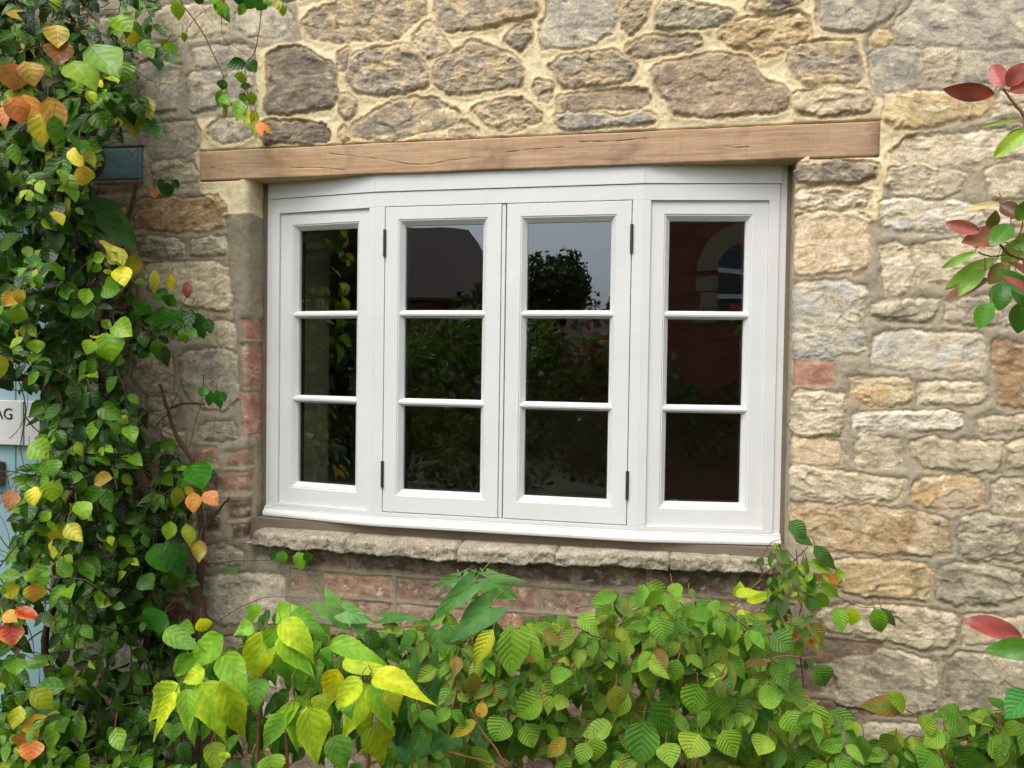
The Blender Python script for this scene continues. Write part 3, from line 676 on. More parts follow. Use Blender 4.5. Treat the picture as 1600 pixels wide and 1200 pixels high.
# ------------------------------------------------------------------ lintels
def swept(name, xs, section, disp, mat, parent=None, col=None, endshrink=.004):
    """section: (n,2) closed loop of (y,z); disp(X, Y, Z, i) -> (dy, dz)"""
    S = np.asarray(section, float); n = len(S); c0 = S.mean(0)
    X, _ = np.meshgrid(xs, np.arange(n), indexing='ij'); Y = np.tile(S[:, 0], (len(xs), 1)); Z = np.tile(S[:, 1], (len(xs), 1))
    dx, dy, dz = disp(X, Y, Z); P = np.stack([X+dx, Y+dy, Z+dz], -1)
    idx = np.arange(len(xs)*n).reshape(len(xs), n); nx = np.roll(idx, -1, 1)
    q = np.stack([idx[:-1], idx[1:], nx[1:], nx[:-1]], -1).reshape(-1, 4)
    V = P.reshape(-1, 3); tris = []
    for e, flip in ((0, 0), (len(xs)-1, 1)):
        cc = P[e].mean(0); ci = len(V); V = np.vstack([V, cc[None]])
        for j in range(n):
            a, b_ = idx[e, j], idx[e, (j+1) % n]; tris.append((ci, b_, a, a) if flip else (ci, a, b_, b_))
    C = np.ones((len(V), 4)) if col is None else col(V)
    me = bpy.data.meshes.new(name)
    faces = [tuple(f) for f in q.tolist()] + [tuple(f[:3]) for f in [(int(a), int(b_), int(c_)) for a, b_, c_, _ in tris]]
    me.from_pydata(V.tolist(), [], faces); me.update()
    a = me.attributes.new('Col', 'FLOAT_COLOR', 'POINT'); a.data.foreach_set('color', C.astype(np.float32).ravel())
    me.polygons.foreach_set('use_smooth', [True]*len(me.polygons))
    return link_mesh(name, me, mat, parent)
def rect_loop(y0, y1, z0, z1, r=.003, nf=30):
    """front face (at y0) finely divided"""
    zz = np.linspace(z0+r, z1-r, nf)
    L = [(y0, z) for z in zz] + [(y0+r*.3, z1-r*.3), (y0+r, z1)] + [(y1-r, z1), (y1, z1-r)] + [(y1, z0+r), (y1-r, z0)] + [(y0+r, z0), (y0+r*.3, z0+r*.3)]
    return L
cracks = [np.array([wx(*p, -.012) for p in L]) for L in (
    [(515,240),(556,245),(600,250),(640,257),(672,257),(700,251),(750,246)], [(790,238),(830,234),(880,230)],
    [(1130,228),(1150,231),(1170,229)], [(455,262),(500,262),(540,266)], [(330,262),(352,258)], [(905,222),(960,221),(1010,216)])]
def lint_disp(X, Y, Z):
    d = np.zeros(X.shape)
    for L in cracks:
        dm = np.full(X.shape, 9.)
        for a, b_ in zip(L[:-1], L[1:]):
            e = b_-a; t = np.clip(((X-a[0])*e[0]+(Z-a[1])*e[1])/(e@e), 0, 1)
            dm = np.minimum(dm, np.hypot(X-a[0]-e[0]*t, Z-a[1]-e[1]*t))
        d = np.maximum(d, .003*np.exp(-(dm/.0009)**2)*(.4+.6*sstep(-.3, .2, noise(X*30, Z*30, 205))))
    wob = .0016*fbm(X*5, Z*4, 3, 200) + .0006*fbm(X*30, Z*60, 3, 201)
    front = Y < .0
    wz = .0015*noise(X*4, X*0, 202)+.0007*noise(X*30, X*0, 203)
    return 0*X, np.where(front, d+wob, 0), wz
def lint_col(V):
    X, Z = V[:, 0], V[:, 2]; f = np.ones(len(V))
    for L in cracks:
        dm = np.full(X.shape, 9.)
        for a, b_ in zip(L[:-1], L[1:]):
            e = b_-a; t = np.clip(((X-a[0])*e[0]+(Z-a[1])*e[1])/(e@e), 0, 1)
            dm = np.minimum(dm, np.hypot(X-a[0]-e[0]*t, Z-a[1]-e[1]*t))
        f = np.minimum(f, 1-.35*np.exp(-(dm/.0009)**2)*(.3+.7*sstep(-.3, .2, noise(X*30, Z*30, 205))))
    end = sstep(LX1-.035, LX1, X+.01*noise(X*30, Z*30, 210))
    f = f*(1-.35*end)
    return np.stack([f, f*(1-.02*end), f*(1-.02*end), np.ones(len(V))], 1)
lt = swept('oak_lintel', np.arange(LX0, LX1+.002, .0022), rect_loop(-.0135, .16, LZ0, LZ1, .004, 56), lint_disp, M_OAK, None, lint_col)
tag(lt, 'long pale oak beam lintel with fine cracks above the white window', 'lintel')
bl = swept('painted_lintel', np.arange(BX0, BX1+.003, .006), rect_loop(-.010, .2, BZ0, BZ1, .004, 14),
    lambda X, Y, Z: (0*X, np.where(Y < 0, .003*fbm(X*9, Z*22, 4, 220)+.0012*fbm(X*40, Z*60, 3, 222), 0), .001*noise(X*9, X*0, 221)), M_BLUE)
tag(bl, 'blue-grey painted timber lintel over the doorway, half hidden by the climber', 'lintel')

# ------------------------------------------------------------------ bay window
BW, BB, BD, SA, SB_ = .7281, .3694, .0549, .0435, .3404
ang = math.atan2(BD, BW-BB); Lf = math.hypot(BD, BW-BB)
def T_mid(u, w, v): return (u, -w, v+Z0)                     # w: towards the viewer
def T_left(u, w, v):                                        # u: from the far end (0) to the bend (Lf)
    return (-BW + u*math.cos(ang) - w*math.sin(ang), BD - u*math.sin(ang) - w*math.cos(ang), v+Z0)
def T_right(u, w, v): p = T_left(u, w, v); return (-p[0], p[1], p[2])
ZA, ZT, ZB = .93, .8881, .0423
def ring(mb, T, u0, u1, v0, v1, prof):
    """prof: list of (inset_left, inset_right, inset_top, inset_bottom, w)"""
    L = []
    for il, ir, it, ib, w in prof:
        L.append([T(u0+il, w, v0+ib), T(u1-ir, w, v0+ib), T(u1-ir, w, v1-it), T(u0+il, w, v1-it)])
    mb.loops(L, True)
def sash(T, u0, u1, v0, v1, face, root_name, parent_bay, label, sl=.039, sr=.039, tp=.035, bt=.047):
    """one sash as a part: its timber ring; glass panes and bars are its sub-parts"""
    e = .0012; mb = MB()
    def pr(k, w): return (k+sl, k+sr, k+tp, k+bt, w)
    P = [(0, 0, 0, 0, -.045), (0, 0, 0, 0, face-e), (e, e, e, e, face)]
    P += [pr(-e, face), pr(0, face-.0015), pr(.0015, face-.0028), pr(.003, face-.0018), pr(.0145, face-.0155), pr(.0150, face-.018), pr(.0150, face-.045), (0, 0, 0, 0, -.045)]
    ring(mb, T, u0, u1, v0, v1, P)
    s = mb.build(root_name, M_WHITE, parent_bay)
    if label: s['label'] = label
    gu0, gu1, gv0, gv1 = u0+sl+.0145, u1-sr-.0145, v0+bt+.0145, v1-tp-.0145
    hh = (gv1-gv0)
    bars = [gv0+hh/3, gv0+2*hh/3]
    for bz in bars:
        m = MB(); q = [(-.0105, face-.0165), (-.0095, face-.015), (-.0045, face-.0035), (0, face-.0025), (.0045, face-.0035), (.0095, face-.015), (.0105, face-.0165), (.0105, face-.04), (-.0105, face-.04)]
        # horns: the bar's front runs out on to the side mouldings
        A = [T(gu0-(.012 if w > face-.01 else .001), w, bz+dv) for dv, w in q]
        B_ = [T(gu1+(.012 if w > face-.01 else .001), w, bz+dv) for dv, w in q]
        m.loops([A, B_], True, True); m.build('glazing_bar', M_WHITE, s)
    vv = [gv0-.004] + bars + [gv1+.004]
    for i in range(3):
        m = MB(); m.box(gu0-.004, gu1+.004, face-.026, face-.022, vv[i]+(.0015 if i else 0), vv[i+1]-(.0015 if i < 2 else 0), T)
        m.build('pane', M_GLASS, s)
    # dark spacer of the double glazing behind each opening
    m = MB(); ring(m, T, u0, u1, v0, v1, [pr(.0150, face-.0262), pr(.0185, face-.030), pr(.0185, face-.040)]); m.build('spacer', M_GAP, s)
    return s
bay = empty('bay_window', (0, 0, Z0))
tag(bay, 'white painted timber bay window of four lights, three panes high, under the oak lintel', 'window')
G = .0018        # gap round the casements
fr = MB()
def plate(T, u0, u1, v0, v1, w1=0.0, w0=-.06): fr.box(u0, u1, w0, w1, v0, v1, T)
TOPV = 1.03
C_ = .3385
sr0, sr1 = SA/math.cos(ang), SB_/math.cos(ang)
# centre facet: sill, head, posts
for sgn in (1,):
    plate(T_mid, -BB, BB, .030, ZB-G); plate(T_mid, -BB, BB, ZT+G, ZA-.001)
    plate(T_mid, -BB, -C_-G, ZB-G, ZT+G); plate(T_mid, C_+G, BB, ZB-G, ZT+G)
    plate(T_mid, -BB, BB, ZA+.0008, TOPV, .0028); plate(T_mid, -BB, BB, ZA-.001, ZA+.0008, -.004)
for T in (T_left, T_right):
    plate(T, .018, Lf, .030, ZB); plate(T, .018, Lf, ZT, ZA-.001); plate(T, .018, sr0, ZB, ZT); plate(T, sr1, Lf, ZB, ZT)
    plate(T, .014, Lf, ZA+.0008, TOPV, .0028); plate(T, .014, Lf, ZA-.001, ZA+.0008, -.004)
    plate(T, -.002, .018, .0, TOPV, -.006)                    # end cover strip
fr_o = fr.build('frame', M_WHITE, bay, bevel=.0012)
# projecting sill nosing, swept along the three facets
ns = MB()
prof = [(-.05, .0), (.004, .0), (.010, .003), (.011, .009), (.009, .015), (.002, .022), (.0012, .0295), (-.05, .0297)]
def mitre(w):
    k = math.tan(ang/2); Lp = []
    Lp.append(T_left(-.002, w, 0)); Lp.append((-BB - w*k, -w, Z0)); Lp.append((BB + w*k, -w, Z0)); Lp.append(T_right(-.002, w, 0)); return Lp
rows = [[(p[0], p[1], p[2]+v) for p in mitre(w)] for w, v in prof]
ns.loops([[rows[i][j] for i in range(len(prof))] for j in range(4)], True, True)
ns.build('sill_nosing', M_WHITE, bay, bevel=.0008)
dk = MB(); dk.box(-C_-G, C_+G, -.039, -.024, ZB-G, ZT+G, T_mid)
# dark weatherstrip seen in the gaps (a ring behind the casement edges)
gp = MB()
for a, b_ in ((-C_-.004, -C_+.004), (C_-.004, C_+.004)): gp.box(a, b_, -.0385, -.012, ZB-.003, ZT+.003, T_mid)
gp.box(-C_, C_, -.0385, -.012, ZB-.004, ZB+.003, T_mid); gp.box(-C_, C_, -.0385, -.012, ZT-.003, ZT+.004, T_mid)
cs1 = sash(T_mid, -C_, -.0085, ZB, ZT, 0., 'casement', bay, 'left opening casement')
cs2 = sash(T_mid, .0065, C_, ZB, ZT, 0., 'casement', bay, 'right opening casement')
fx = sash(T_left, sr0, sr1, ZB, ZT, -.007, 'fixed_sash', bay, 'fixed side light at the far left', .040, .036)
fy = sash(T_right, sr0, sr1, ZB, ZT, -.007, 'fixed_sash', bay, 'fixed side light at the far right', .040, .036)
gp.build('weatherstrip', M_GAP, bay)
b = MB(); b.box(-.0072, .0028, -.03, -.003, ZB, ZT, T_mid); b.build('cover_bead', M_WHITE, bay, bevel=.0012)
for s_, x in ((cs1, -C_-.001), (cs2, C_+.001)):
    for v in ((.110, .184), (.752, .826)):
        m = MB(); m.tube([T_mid(x, .0025, v[0]), T_mid(x, .0025, v[1])], .0042, 12)
        m.tube([T_mid(x, .0025, v[0]+.0245), T_mid(x, .0025, v[0]+.0255)], .0046, 12)
        m.tube([T_mid(x, .0025, v[1]-.0255), T_mid(x, .0025, v[1]-.0245)], .0046, 12)
        m.build('hinge', M_HINGE, s_, smooth=False)
# bedding below and beside the frame
bd = MB()
bd.box(XE-.03, XR+.03, .016, .40, .925, Z0-.0005)
bd.box(BW+.0005, XR+.03, .058, .12, .95, 2.0); bd.box(XE-.03, -BW-.0005, .062, .12, .95, 2.0)
bd.build('bedding', M_BED, wall)

# ------------------------------------------------------------------ stone sill of rough slabs
def mat_slab():
    m, nt, b = new_mat('rough_slab'); v = obj_vec(nt)
    n = noise_node(nt, 28, 8, .7, .5, v); n2 = noise_node(nt, 220, 3, .7, 0, v); n3 = noise_node(nt, 130, 5, .8, .8, v)
    r = ramp(nt, [(.3, lin((132, 122, 106))), (.5, lin((168, 158, 140))), (.7, lin((190, 181, 163)))]); nt.links.new(n.outputs[0], r.inputs[0])
    r2 = ramp(nt, [(.35, (.72, .71, .7)), (.5, (1, 1, 1)), (.62, (1.5, 1.47, 1.42))]); nt.links.new(n2.outputs[0], r2.inputs[0])
    nt.links.new(mixc(nt, r.outputs[0], r2.outputs[0], 1.0, 'MULTIPLY'), b.inputs['Base Color'])
    b.inputs['Roughness'].default_value = .95; b.inputs['Specular IOR Level'].default_value = .2
    p = bump(nt, b, n3.outputs[0], .9, .005); bump(nt, b, n2.outputs[0], .5, .002, p); return m
M_SLAB = mat_slab()
sill = empty('stone_window_sill', (0, 0, .93))
tag(sill, 'rough grey stone sill of uneven slabs under the white window', 'sill')
YF = -.062
xs_j = [wx(378, 840, YF)[0], wx(537, 850, YF)[0], wx(712, 860, YF)[0], wx(866, 870, YF)[0], wx(1046, 880, YF)[0], wx(1214, 890, YF)[0]]
ztop = [at(378, 852, YF)[2], at(537, 850, YF)[2], at(712, 862, YF)[2], at(866, 870, YF)[2], at(1046, 874, YF)[2], at(1214, 868, YF)[2]]
zbot = [at(378, 853, YF)[2], at(537, 868, YF)[2], at(712, 881, YF)[2], at(866, 887, YF)[2], at(1046, 894, YF)[2], at(1214, 901, YF)[2]]
ztm = float(np.mean(ztop)); zbm = float(np.mean(zbot))
for i in range(5):
    xa, xb = xs_j[i]+.0004, xs_j[i+1]-.0004
    y0 = YF; n = 16
    za = float(np.interp((xa+xb)/2, xs_j, zbot))
    base = .9750
    sec = [(y0+.004, za+.004)] + [(y0, za+.006+t*(.028)) for t in np.linspace(0, 1, 7)]
    ytop = za+.039
    sec += [(y0+.004+t*(.09), ytop+(base-ytop)*(t**.7)) for t in np.linspace(0.05, 1, 12)] + [(.09, base-.001), (.09, za+.01)] + [(y0+.1-t*.09, za+.004) for t in np.linspace(0, 1, 8)]
    def dsp(X, Y, Z, i=i, xa=xa, xb=xb, za=za):
        e = np.minimum(X-xa, xb-X); r = sstep(0, .018, e); o = i*7.3
        slope = np.interp(X, xs_j, zbot)-za
        fr_ = sstep(.03, -.05, Y)
        dy = .012*fbm(X*18+o, Z*26, 4, 300, .6) + .0045*ridge(X*50+o, Z*70, 3, 301) + (1-sstep(0, .008, e))*.007*fr_
        dz = .014*fbm(X*15+o, Y*20, 4, 302, .6)*fr_ + .0035*ridge(X*55+o, Y*60, 3, 303)*fr_ - .004*(1-sstep(0, .008, e))*(Z > za+.015)
        if i == 0: dy = dy + .05*sstep(.07, 0, X-xa)*fr_; dz = dz - .012*sstep(.05, 0, X-xa)*(Z > za+.012)
        lo = 1.-.75*(Z < za+.0045)
        return .002*noise(Y*60, Z*60, 304+i), dy*lo, dz + slope*fr_
    swept('slab', np.linspace(xa, xb, int((xb-xa)/.0035)), sec, dsp, M_SLAB, sill)

# ------------------------------------------------------------------ room behind the window
M_ROOM = mat_simple('room_plaster', (.72, .66, .56), .9)
M_ROOMF = mat_simple('room_floor', (.10, .07, .05), .7)
r = MB(); r.box(-1.9, 1.9, .42, .46, 0, .0); rm = MB()
rm.add([(-1.8, .41, .01), (1.8, .41, .01), (1.8, 4.2, .01), (-1.8, 4.2, .01), (-1.8, .41, 2.35), (1.8, .41, 2.35), (1.8, 4.2, 2.35), (-1.8, 4.2, 2.35)],
       [(0, 4, 7, 3), (1, 2, 6, 5), (3, 7, 6, 2), (4, 5, 6, 7)])
tag(rm.build('room_walls', M_ROOM), kind='structure')
rf = MB(); rf.add([(-1.8, .41, .02), (1.8, .41, .02), (1.8, 4.2, .02), (-1.8, 4.2, .02)], [(0, 1, 2, 3)]); tag(rf.build('room_floor', M_ROOMF), kind='structure')
cv = MB(); cv.box(XE-.02, -BW+.03, .13, .42, .955, 2.03); cv.box(BW-.03, XR+.02, .13, .42, .955, 2.03); cv.box(XE-.02, XR+.02, .12, .43, .93, .957)
cv.build('inner_reveal', M_ROOM, wall)
rr = MB(); rr.box(-3.1, 3.1, .4, 4.4, 2.4, 2.5); rr.box(-3.1, -2.95, .4, 4.4, 0.01, 2.4); rr.box(2.95, 3.1, .4, 4.4, .01, 2.4); rr.box(-3.1, 3.1, 4.3, 4.4, .01, 2.4)
rr.build('house_shell', M_BED, wall)

# ------------------------------------------------------------------ front door with its sign
door = empty('front_door', (XD-.5, .16, 0))
tag(door, 'pale blue boarded front door behind the climbing plant', 'door')
d = MB(); nb = 8
for i in range(nb):
    x1 = XD-.045-i*.115; d.box(x1-.112, x1, .15, .19, .03, ZD-.04)
d.build('boards', M_DOOR, door, bevel=.003)
d = MB(); d.box(XD0+.001, XD-.02, .152, .2, ZD-.04, ZD+.03); d.box(XD0+.001, XD0+.045, .10, .2, 0, ZD-.041); d.box(XD-.045, XD-.001, .10, .2, 0, ZD); d.build('frame', M_DOOR, door, bevel=.003)
p = at(-5, 735, .14); d = MB(); d.box(p[0]-.07, p[0]+.026, .118, .150, p[2]-.045, p[2]+.03); d.build('letter_plate', mat_simple('worn_brass', lin((120, 88, 72)), .5, 60, .3, .002, .2, 30), door, bevel=.004)
sg = empty('house_sign', tuple(at(10, 650, .14)))
tag(sg, 'white house sign with black capital letters hanging on the blue door', 'sign')
p0, p1 = at(-120, 622, .13), at(62, 622, .13); q0 = at(10, 695, .13)
M_SIGN = mat_simple('sign_board', lin((206, 208, 204)), .5, 0, var=.05)
d = MB(); d.box(p0[0], p1[0], .13, .148, q0[2], p0[2]); d.build('board', M_SIGN, sg, bevel=.002)
d = MB(); d.box(at(33, 650, .126)[0], at(36, 650, .126)[0], .1255, .1295, q0[2]+.002, p0[2]-.002); d.build('trim', mat_simple('sign_trim', lin((170, 172, 168)), .5), sg)
tx = bpy.data.curves.new('letters', 'FONT'); tx.body = 'AG'; tx.size = .052; tx.extrude = .0008; tx.align_x = 'RIGHT'
to = bpy.data.objects.new('letters', tx); COL.objects.link(to); lp = at(20, 655, .128)
to.location = (lp[0], .1285, lp[2]); to.rotation_euler = (math.pi/2, 0, 0)
dg = bpy.context.evaluated_depsgraph_get(); me = bpy.data.meshes.new_from_object(to.evaluated_get(dg))
me.transform(to.matrix_world if False else Matrix.Translation(Vector((lp[0], .1285, lp[2]))) @ Matrix.Rotation(math.pi/2, 4, 'X'))
bpy.data.objects.remove(to); me.materials.clear(); link_mesh('letters', me, mat_simple('black_letters', (.03, .03, .03), .5), sg)

# ------------------------------------------------------------------ the garden and houses opposite (seen in the panes)
PANE_Y = .023
def mirror_mid(p): return np.array([p[0], 2*PANE_Y-p[1], p[2]])
def mirror_facet(p, side):
    T = T_left if side < 0 else T_right
    a, b_ = np.array(T(0, -.03, 0)), np.array(T(Lf, -.03, 0)); n = unit(np.array([-(b_-a)[1], (b_-a)[0], 0])); d = (p-a)@n
    return p-2*d*n
def refl(px, py, D, side=0):
    p = at(px, py, D); return mirror_mid(p) if side == 0 else mirror_facet(p, side)
def mat_brickwork():
    m, nt, b = new_mat('brickwork'); v = N(nt, 'ShaderNodeTexCoord').outputs['Object']
    br = N(nt, 'ShaderNodeTexBrick'); mp = N(nt, 'ShaderNodeMapping'); mp.inputs['Rotation'].default_value = (math.pi/2, 0, 0)
    nt.links.new(v, mp.inputs['Vector']); nt.links.new(mp.outputs[0], br.inputs['Vector'])
    br.inputs['Color1'].default_value = tuple(lin((150, 78, 52)))+(1,); br.inputs['Color2'].default_value = tuple(lin((118, 62, 46)))+(1,)
    br.inputs['Mortar'].default_value = tuple(lin((136, 98, 76)))+(1,); br.inputs['Scale'].default_value = 1
    br.inputs['Brick Width'].default_value = .225; br.inputs['Row Height'].default_value = .075; br.inputs['Mortar Size'].default_value = .008
    nt.links.new(br.outputs[0], b.inputs['Base Color']); b.inputs['Roughness'].default_value = .9; return m
def mat_tiles():
    m, nt, b = new_mat('roof_tiles'); v = obj_vec(nt)
    w = N(nt, 'ShaderNodeTexWave', bands_direction='Z'); w.inputs['Scale'].default_value = 2.6; w.inputs['Distortion'].default_value = .6
    nt.links.new(v, w.inputs['Vector']); n = noise_node(nt, 9, 5, .7, 0, v)
    r = ramp(nt, [(.2, lin((70, 58, 50))), (.8, lin((104, 84, 70)))]); nt.links.new(n.outputs[0], r.inputs[0])
    r2 = ramp(nt, [(.0, (.55,)*3), (.3, (1, 1, 1))]); nt.links.new(w.outputs[1], r2.inputs[0])
    nt.links.new(mixc(nt, r.outputs[0], r2.outputs[0], 1.0, 'MULTIPLY'), b.inputs['Base Color']); b.inputs['Roughness'].default_value = .85; return m
M_BRICK, M_TILE = mat_brickwork(), mat_tiles()
M_PALE = mat_simple('pale_brick', lin((158, 142, 112)), .9, var=.1); M_DARKG = mat_simple('dark_pane', (.03, .035, .04), .15)
def house(name, label, loc, rot, w, d, he, hr, over=.25, arch=False, wins=()):
    """gabled building: ridge along its local x; local origin in the middle of the front foot, front at y=0 facing -y"""
    e = empty(name, loc); e.rotation_euler = (0, 0, rot); tag(e, label, 'house')
    def put(mb, nm, mat, par=None):
        me = bpy.data.meshes.new(nm); me.from_pydata(mb.v, [], mb.f); me.update(); o = bpy.data.objects.new(nm, me); COL.objects.link(o)
        me.materials.append(mat); o.parent = par or e; return o
    m = MB(); a = w/2
    m.add([(-a, 0, 0), (a, 0, 0), (a, d, 0), (-a, d, 0), (-a, 0, he), (a, 0, he), (a, d, he), (-a, d, he), (-a, d/2, hr), (a, d/2, hr)],
          [(0, 1, 5, 4), (1, 2, 6, 9, 5), (2, 3, 7, 6), (3, 0, 4, 8, 7)]); put(m, 'wall', M_BRICK)
    m = MB(); o = over; sl = (hr-he)/(d/2); t = .10
    P = [(-o, he-o*sl), (d/2, hr), (d+o, he-o*sl)]
    A = [[(x, y, z+.01) for y, z in P] + [(x, y, z+t) for y, z in P[::-1]] for x in (-a-.12, a+.12)]
    m.loops(A, True, True); put(m, 'roof', M_TILE)
    for (cx, z0, ww, hh, ar) in wins:
        f = MB(); r = .10
        if ar:
            pts = [(cx-ww/2, z0), (cx-ww/2, z0+hh)] + [(cx-ww/2*math.cos(q), z0+hh+ww/2*math.sin(q)) for q in np.linspace(0, math.pi, 19)[1:-1]] + [(cx+ww/2, z0+hh), (cx+ww/2, z0)]
            sur = MB(); mid = np.array([cx, z0+hh]); 
            out = [(p[0]+(-.22 if p[0] < cx-1e-6 else .22 if p[0] > cx+1e-6 else 0), p[1]) if p[1] <= z0+hh+1e-6 else tuple(mid+(np.array(p)-mid)*(1+.44/ww)) for p in pts]
            for i in range(len(pts)-1):
                if pts[i][1] < z0+hh+.001 and pts[i+1][1] < z0+hh+.001:
                    for k in range(int(hh/.16)):
                        za, zb = z0+k*.16, z0+k*.16+.15; xo = out[i][0]+(.06*(k % 2))*(1 if out[i][0] < cx else -1)
                        sur.box(min(pts[i][0], xo), max(pts[i][0], xo), -.02, .02, za, zb)
                else:
                    q = [pts[i], pts[i+1], out[i+1], out[i]]; sur.loops([[(x, -.02, z) for x, z in q], [(x, .02, z) for x, z in q]], True, True)
            put(sur, 'arch_surround', M_PALE)
            f.add([(x, -.012, z) for x, z in pts], [tuple(range(len(pts)))]); fo = put(f, 'window', M_DARKG)
            b_ = MB(); b_.box(cx-.02, cx+.02, -.03, -.013, z0, z0+hh+ww/2-.02); b_.box(cx-ww/2, cx+ww/2, -.03, -.013, z0+hh-.03, z0+hh+.03)
            b_.box(cx-ww/2, cx+ww/2, -.03, -.013, z0+hh*.5-.02, z0+hh*.5+.02); put(b_, 'glazing_bar', M_WHITE, fo)
        else:
            f.box(cx-ww/2, cx+ww/2, -.01, .02, z0, z0+hh); fo = put(f, 'window', M_DARKG)
            b_ = MB(); b_.box(cx-ww/2-.05, cx+ww/2+.05, -.06, -.011, z0-.08, z0); b_.box(cx-ww/2, cx+ww/2, -.04, -.011, z0+hh*.5-.02, z0+hh*.5+.02)
            b_.box(cx-.025, cx+.025, -.04, -.012, z0, z0+hh); b_.box(cx-ww/2, cx+ww/2, -.04, -.011, z0+hh-.05, z0+hh); put(b_, 'frame', M_WHITE, fo)
    return e
# gabled cottage whose roof shows in the second light's top pane
ap = refl(722, 361, 20.); er = refl(762, 478, 20.)
house('gabled_cottage', 'brick cottage with a steep tiled gable reflected in the second light', (ap[0]-3.1, ap[1]-2.2, 0), math.pi-.75, 9.0, 6.6, 3.6, ap[2]+1.15,
      wins=((-2.4, .9, 1.2, 1.2, 0), (2.2, .9, 1.2, 1.2, 0)))
a_, b_2 = refl(800, 575, 9.5), refl(975, 575, 9.5)
house('tiled_outbuilding', 'low brick outbuilding with a tiled roof reflected in the third light', ((b_2[0]+.9), a_[1], 0), math.pi-.12, 3.2, 2.6, a_[2], a_[2]+.75, .15, wins=((0.2, .3, .6, .7, 0),))
L4, R4 = refl(1040, 420, 7.0, 1), refl(1172, 420, 7.0, 1)
ex = unit(np.array([(L4-R4)[0], (L4-R4)[1], 0]))
rot = math.atan2(ex[1], ex[0]); mid4 = L4 + unit(R4-L4)*2.35
if np.array([math.sin(rot), -math.cos(rot)])@(-mid4[:2]) < 0: rot += math.pi
wa = refl(1168, 440, 7.0, 1); lx = (wa-mid4)[:2]@np.array([math.cos(rot), math.sin(rot)])
house('brick_house', 'red brick house with a pale brick arched window reflected in the right-hand light', (mid4[0], mid4[1], 0), rot, 5.0, 6.0, 4.8, 7.2,
      wins=((lx, refl(1168, 505, 7.0, 1)[2], .62, refl(1168, 425, 7.0, 1)[2]-refl(1168, 505, 7.0, 1)[2], 1), (-lx, 1.0, .9, 1.3, 0)))

def crown_mesh(name, centers, radii, nleaf, size, seed, cols, squash=1.0):
    """many small leaf blades in clumps through the crown's volume"""
    rs = np.random.RandomState(seed); k = len(centers); which = rs.randint(0, k, nleaf)
    d = unit(rs.normal(size=(nleaf, 3))); rad = rs.uniform(.25, 1, nleaf)**.5
    P = np.array(centers)[which] + d*(np.array(radii)[which]*rad)[:, None]*np.array([1, 1, squash])
    n = unit(rs.normal(size=(nleaf, 3)) + np.array([0, 0, .8])); t = unit(np.cross(n, rs.normal(size=(nleaf, 3)))); b = np.cross(n, t)
    s = size*rs.uniform(.6, 1.3, nleaf)[:, None]
    V = np.stack([P-t*s*.5, P+b*s*.28-n*s*.05, P+t*s*.5-n*s*.12, P-b*s*.28-n*s*.05], 1).reshape(-1, 3)
    F = np.arange(nleaf*4).reshape(-1, 4)
    cc = np.array([lin(c) for c in cols])[rs.randint(0, len(cols), nleaf)]*rs.uniform(.7, 1.25, nleaf)[:, None]
    C = np.repeat(np.concatenate([cc, np.ones((nleaf, 1))], 1), 4, 0)
    L = np.tile(np.array([[0, 0, 0], [.5, 1, 0], [1, 0, 0], [.5, -1, 0]]), (nleaf, 1))
    return np_mesh(name, V, F, {'Col': C, 'Luv': L}, False)
M_FAR = mat_leaf('far_leaves', 5, .2, .5, 1.1)
def tree(name, label, cat, x, y, h, cr, seed, cols, nleaf=5000, size=.2, low=.3, squash=1.0, group=None, trunk=.12):
    rs = np.random.RandomState(seed); e = empty(name, (x, y, 0)); tag(e, label, cat, group)
    cs_, rr_ = [], []
    t = MB(); top = np.array([x+rs.uniform(-.2, .2), y, h*.8]); t.tube([(x, y, 0), (x+.05, y, h*.4), tuple(top)], [trunk, trunk*.75, trunk*.3], 8)
    for i in range(14):
        zc = h*(low+(1-low)*rs.uniform(.1, .88)); r = cr*math.sqrt(max(.15, 1-((zc/h-(.5+low*.5))/(.62))**2))
        a = rs.uniform(0, 6.28); q = rs.uniform(.2, .75)*r
        c0 = (x+math.cos(a)*q, y+math.sin(a)*q, zc); cs_.append(c0); rr_.append(cr*rs.uniform(.28, .48))
        t.tube([(x+.03, y, zc*.65), ((x+c0[0])/2, (y+c0[1])/2, zc*.88), c0], [trunk*.35, trunk*.22, trunk*.08], 5)
    t.build('trunk', M_STEM, e, smooth=True)
    o = link_mesh('crown', crown_mesh('crown', cs_, rr_, nleaf, size, seed, cols, squash), M_FAR, e); return e
DG = [(66, 88, 40), (84, 108, 48), (52, 72, 34)]
def pt(px, py, D, side=0): p = refl(px, py, D, side); return p
p = pt(862, 470, 15); tree('willow_tree', 'broad drooping tree whose round crown is reflected in the third light', 'tree', p[0], p[1], pt(862, 421, 15)[2]+.1, 1.15, 34, DG, 7500, .13, .42, 1.5)
p = pt(957, 470, 13); tree('willow_tree', 'slim tree reflected at the right edge of the third light', 'tree', p[0]+.2, p[1], pt(957, 430, 13)[2], .6, 32, DG, 2500, .14, .4)
p = pt(752, 450, 24); tree('bare_tree', 'loose tree beside the cottage gable reflected in the second light', 'tree', p[0], p[1], pt(748, 412, 24)[2], 1.3, 33, DG, 2500, .22, .4)
for i, (px_, top, D, r, lab) in enumerate(((440, 300, 9, 1.5, 'tall dense tree reflected in the left-hand light, on its left side'), (505, 318, 10.5, 1.6, 'tall dense tree reflected in the middle of the left-hand light'), (565, 300, 9.5, 1.5, 'tall dense tree reflected at the right edge of the left-hand light'))):
    p = pt(px_, 500, D, -1); print('TREE', p); tree('garden_tree', lab, 'tree', p[0], p[1], pt(px_, top, D, -1)[2], r, 40+i, DG, 9000, .17, .15)
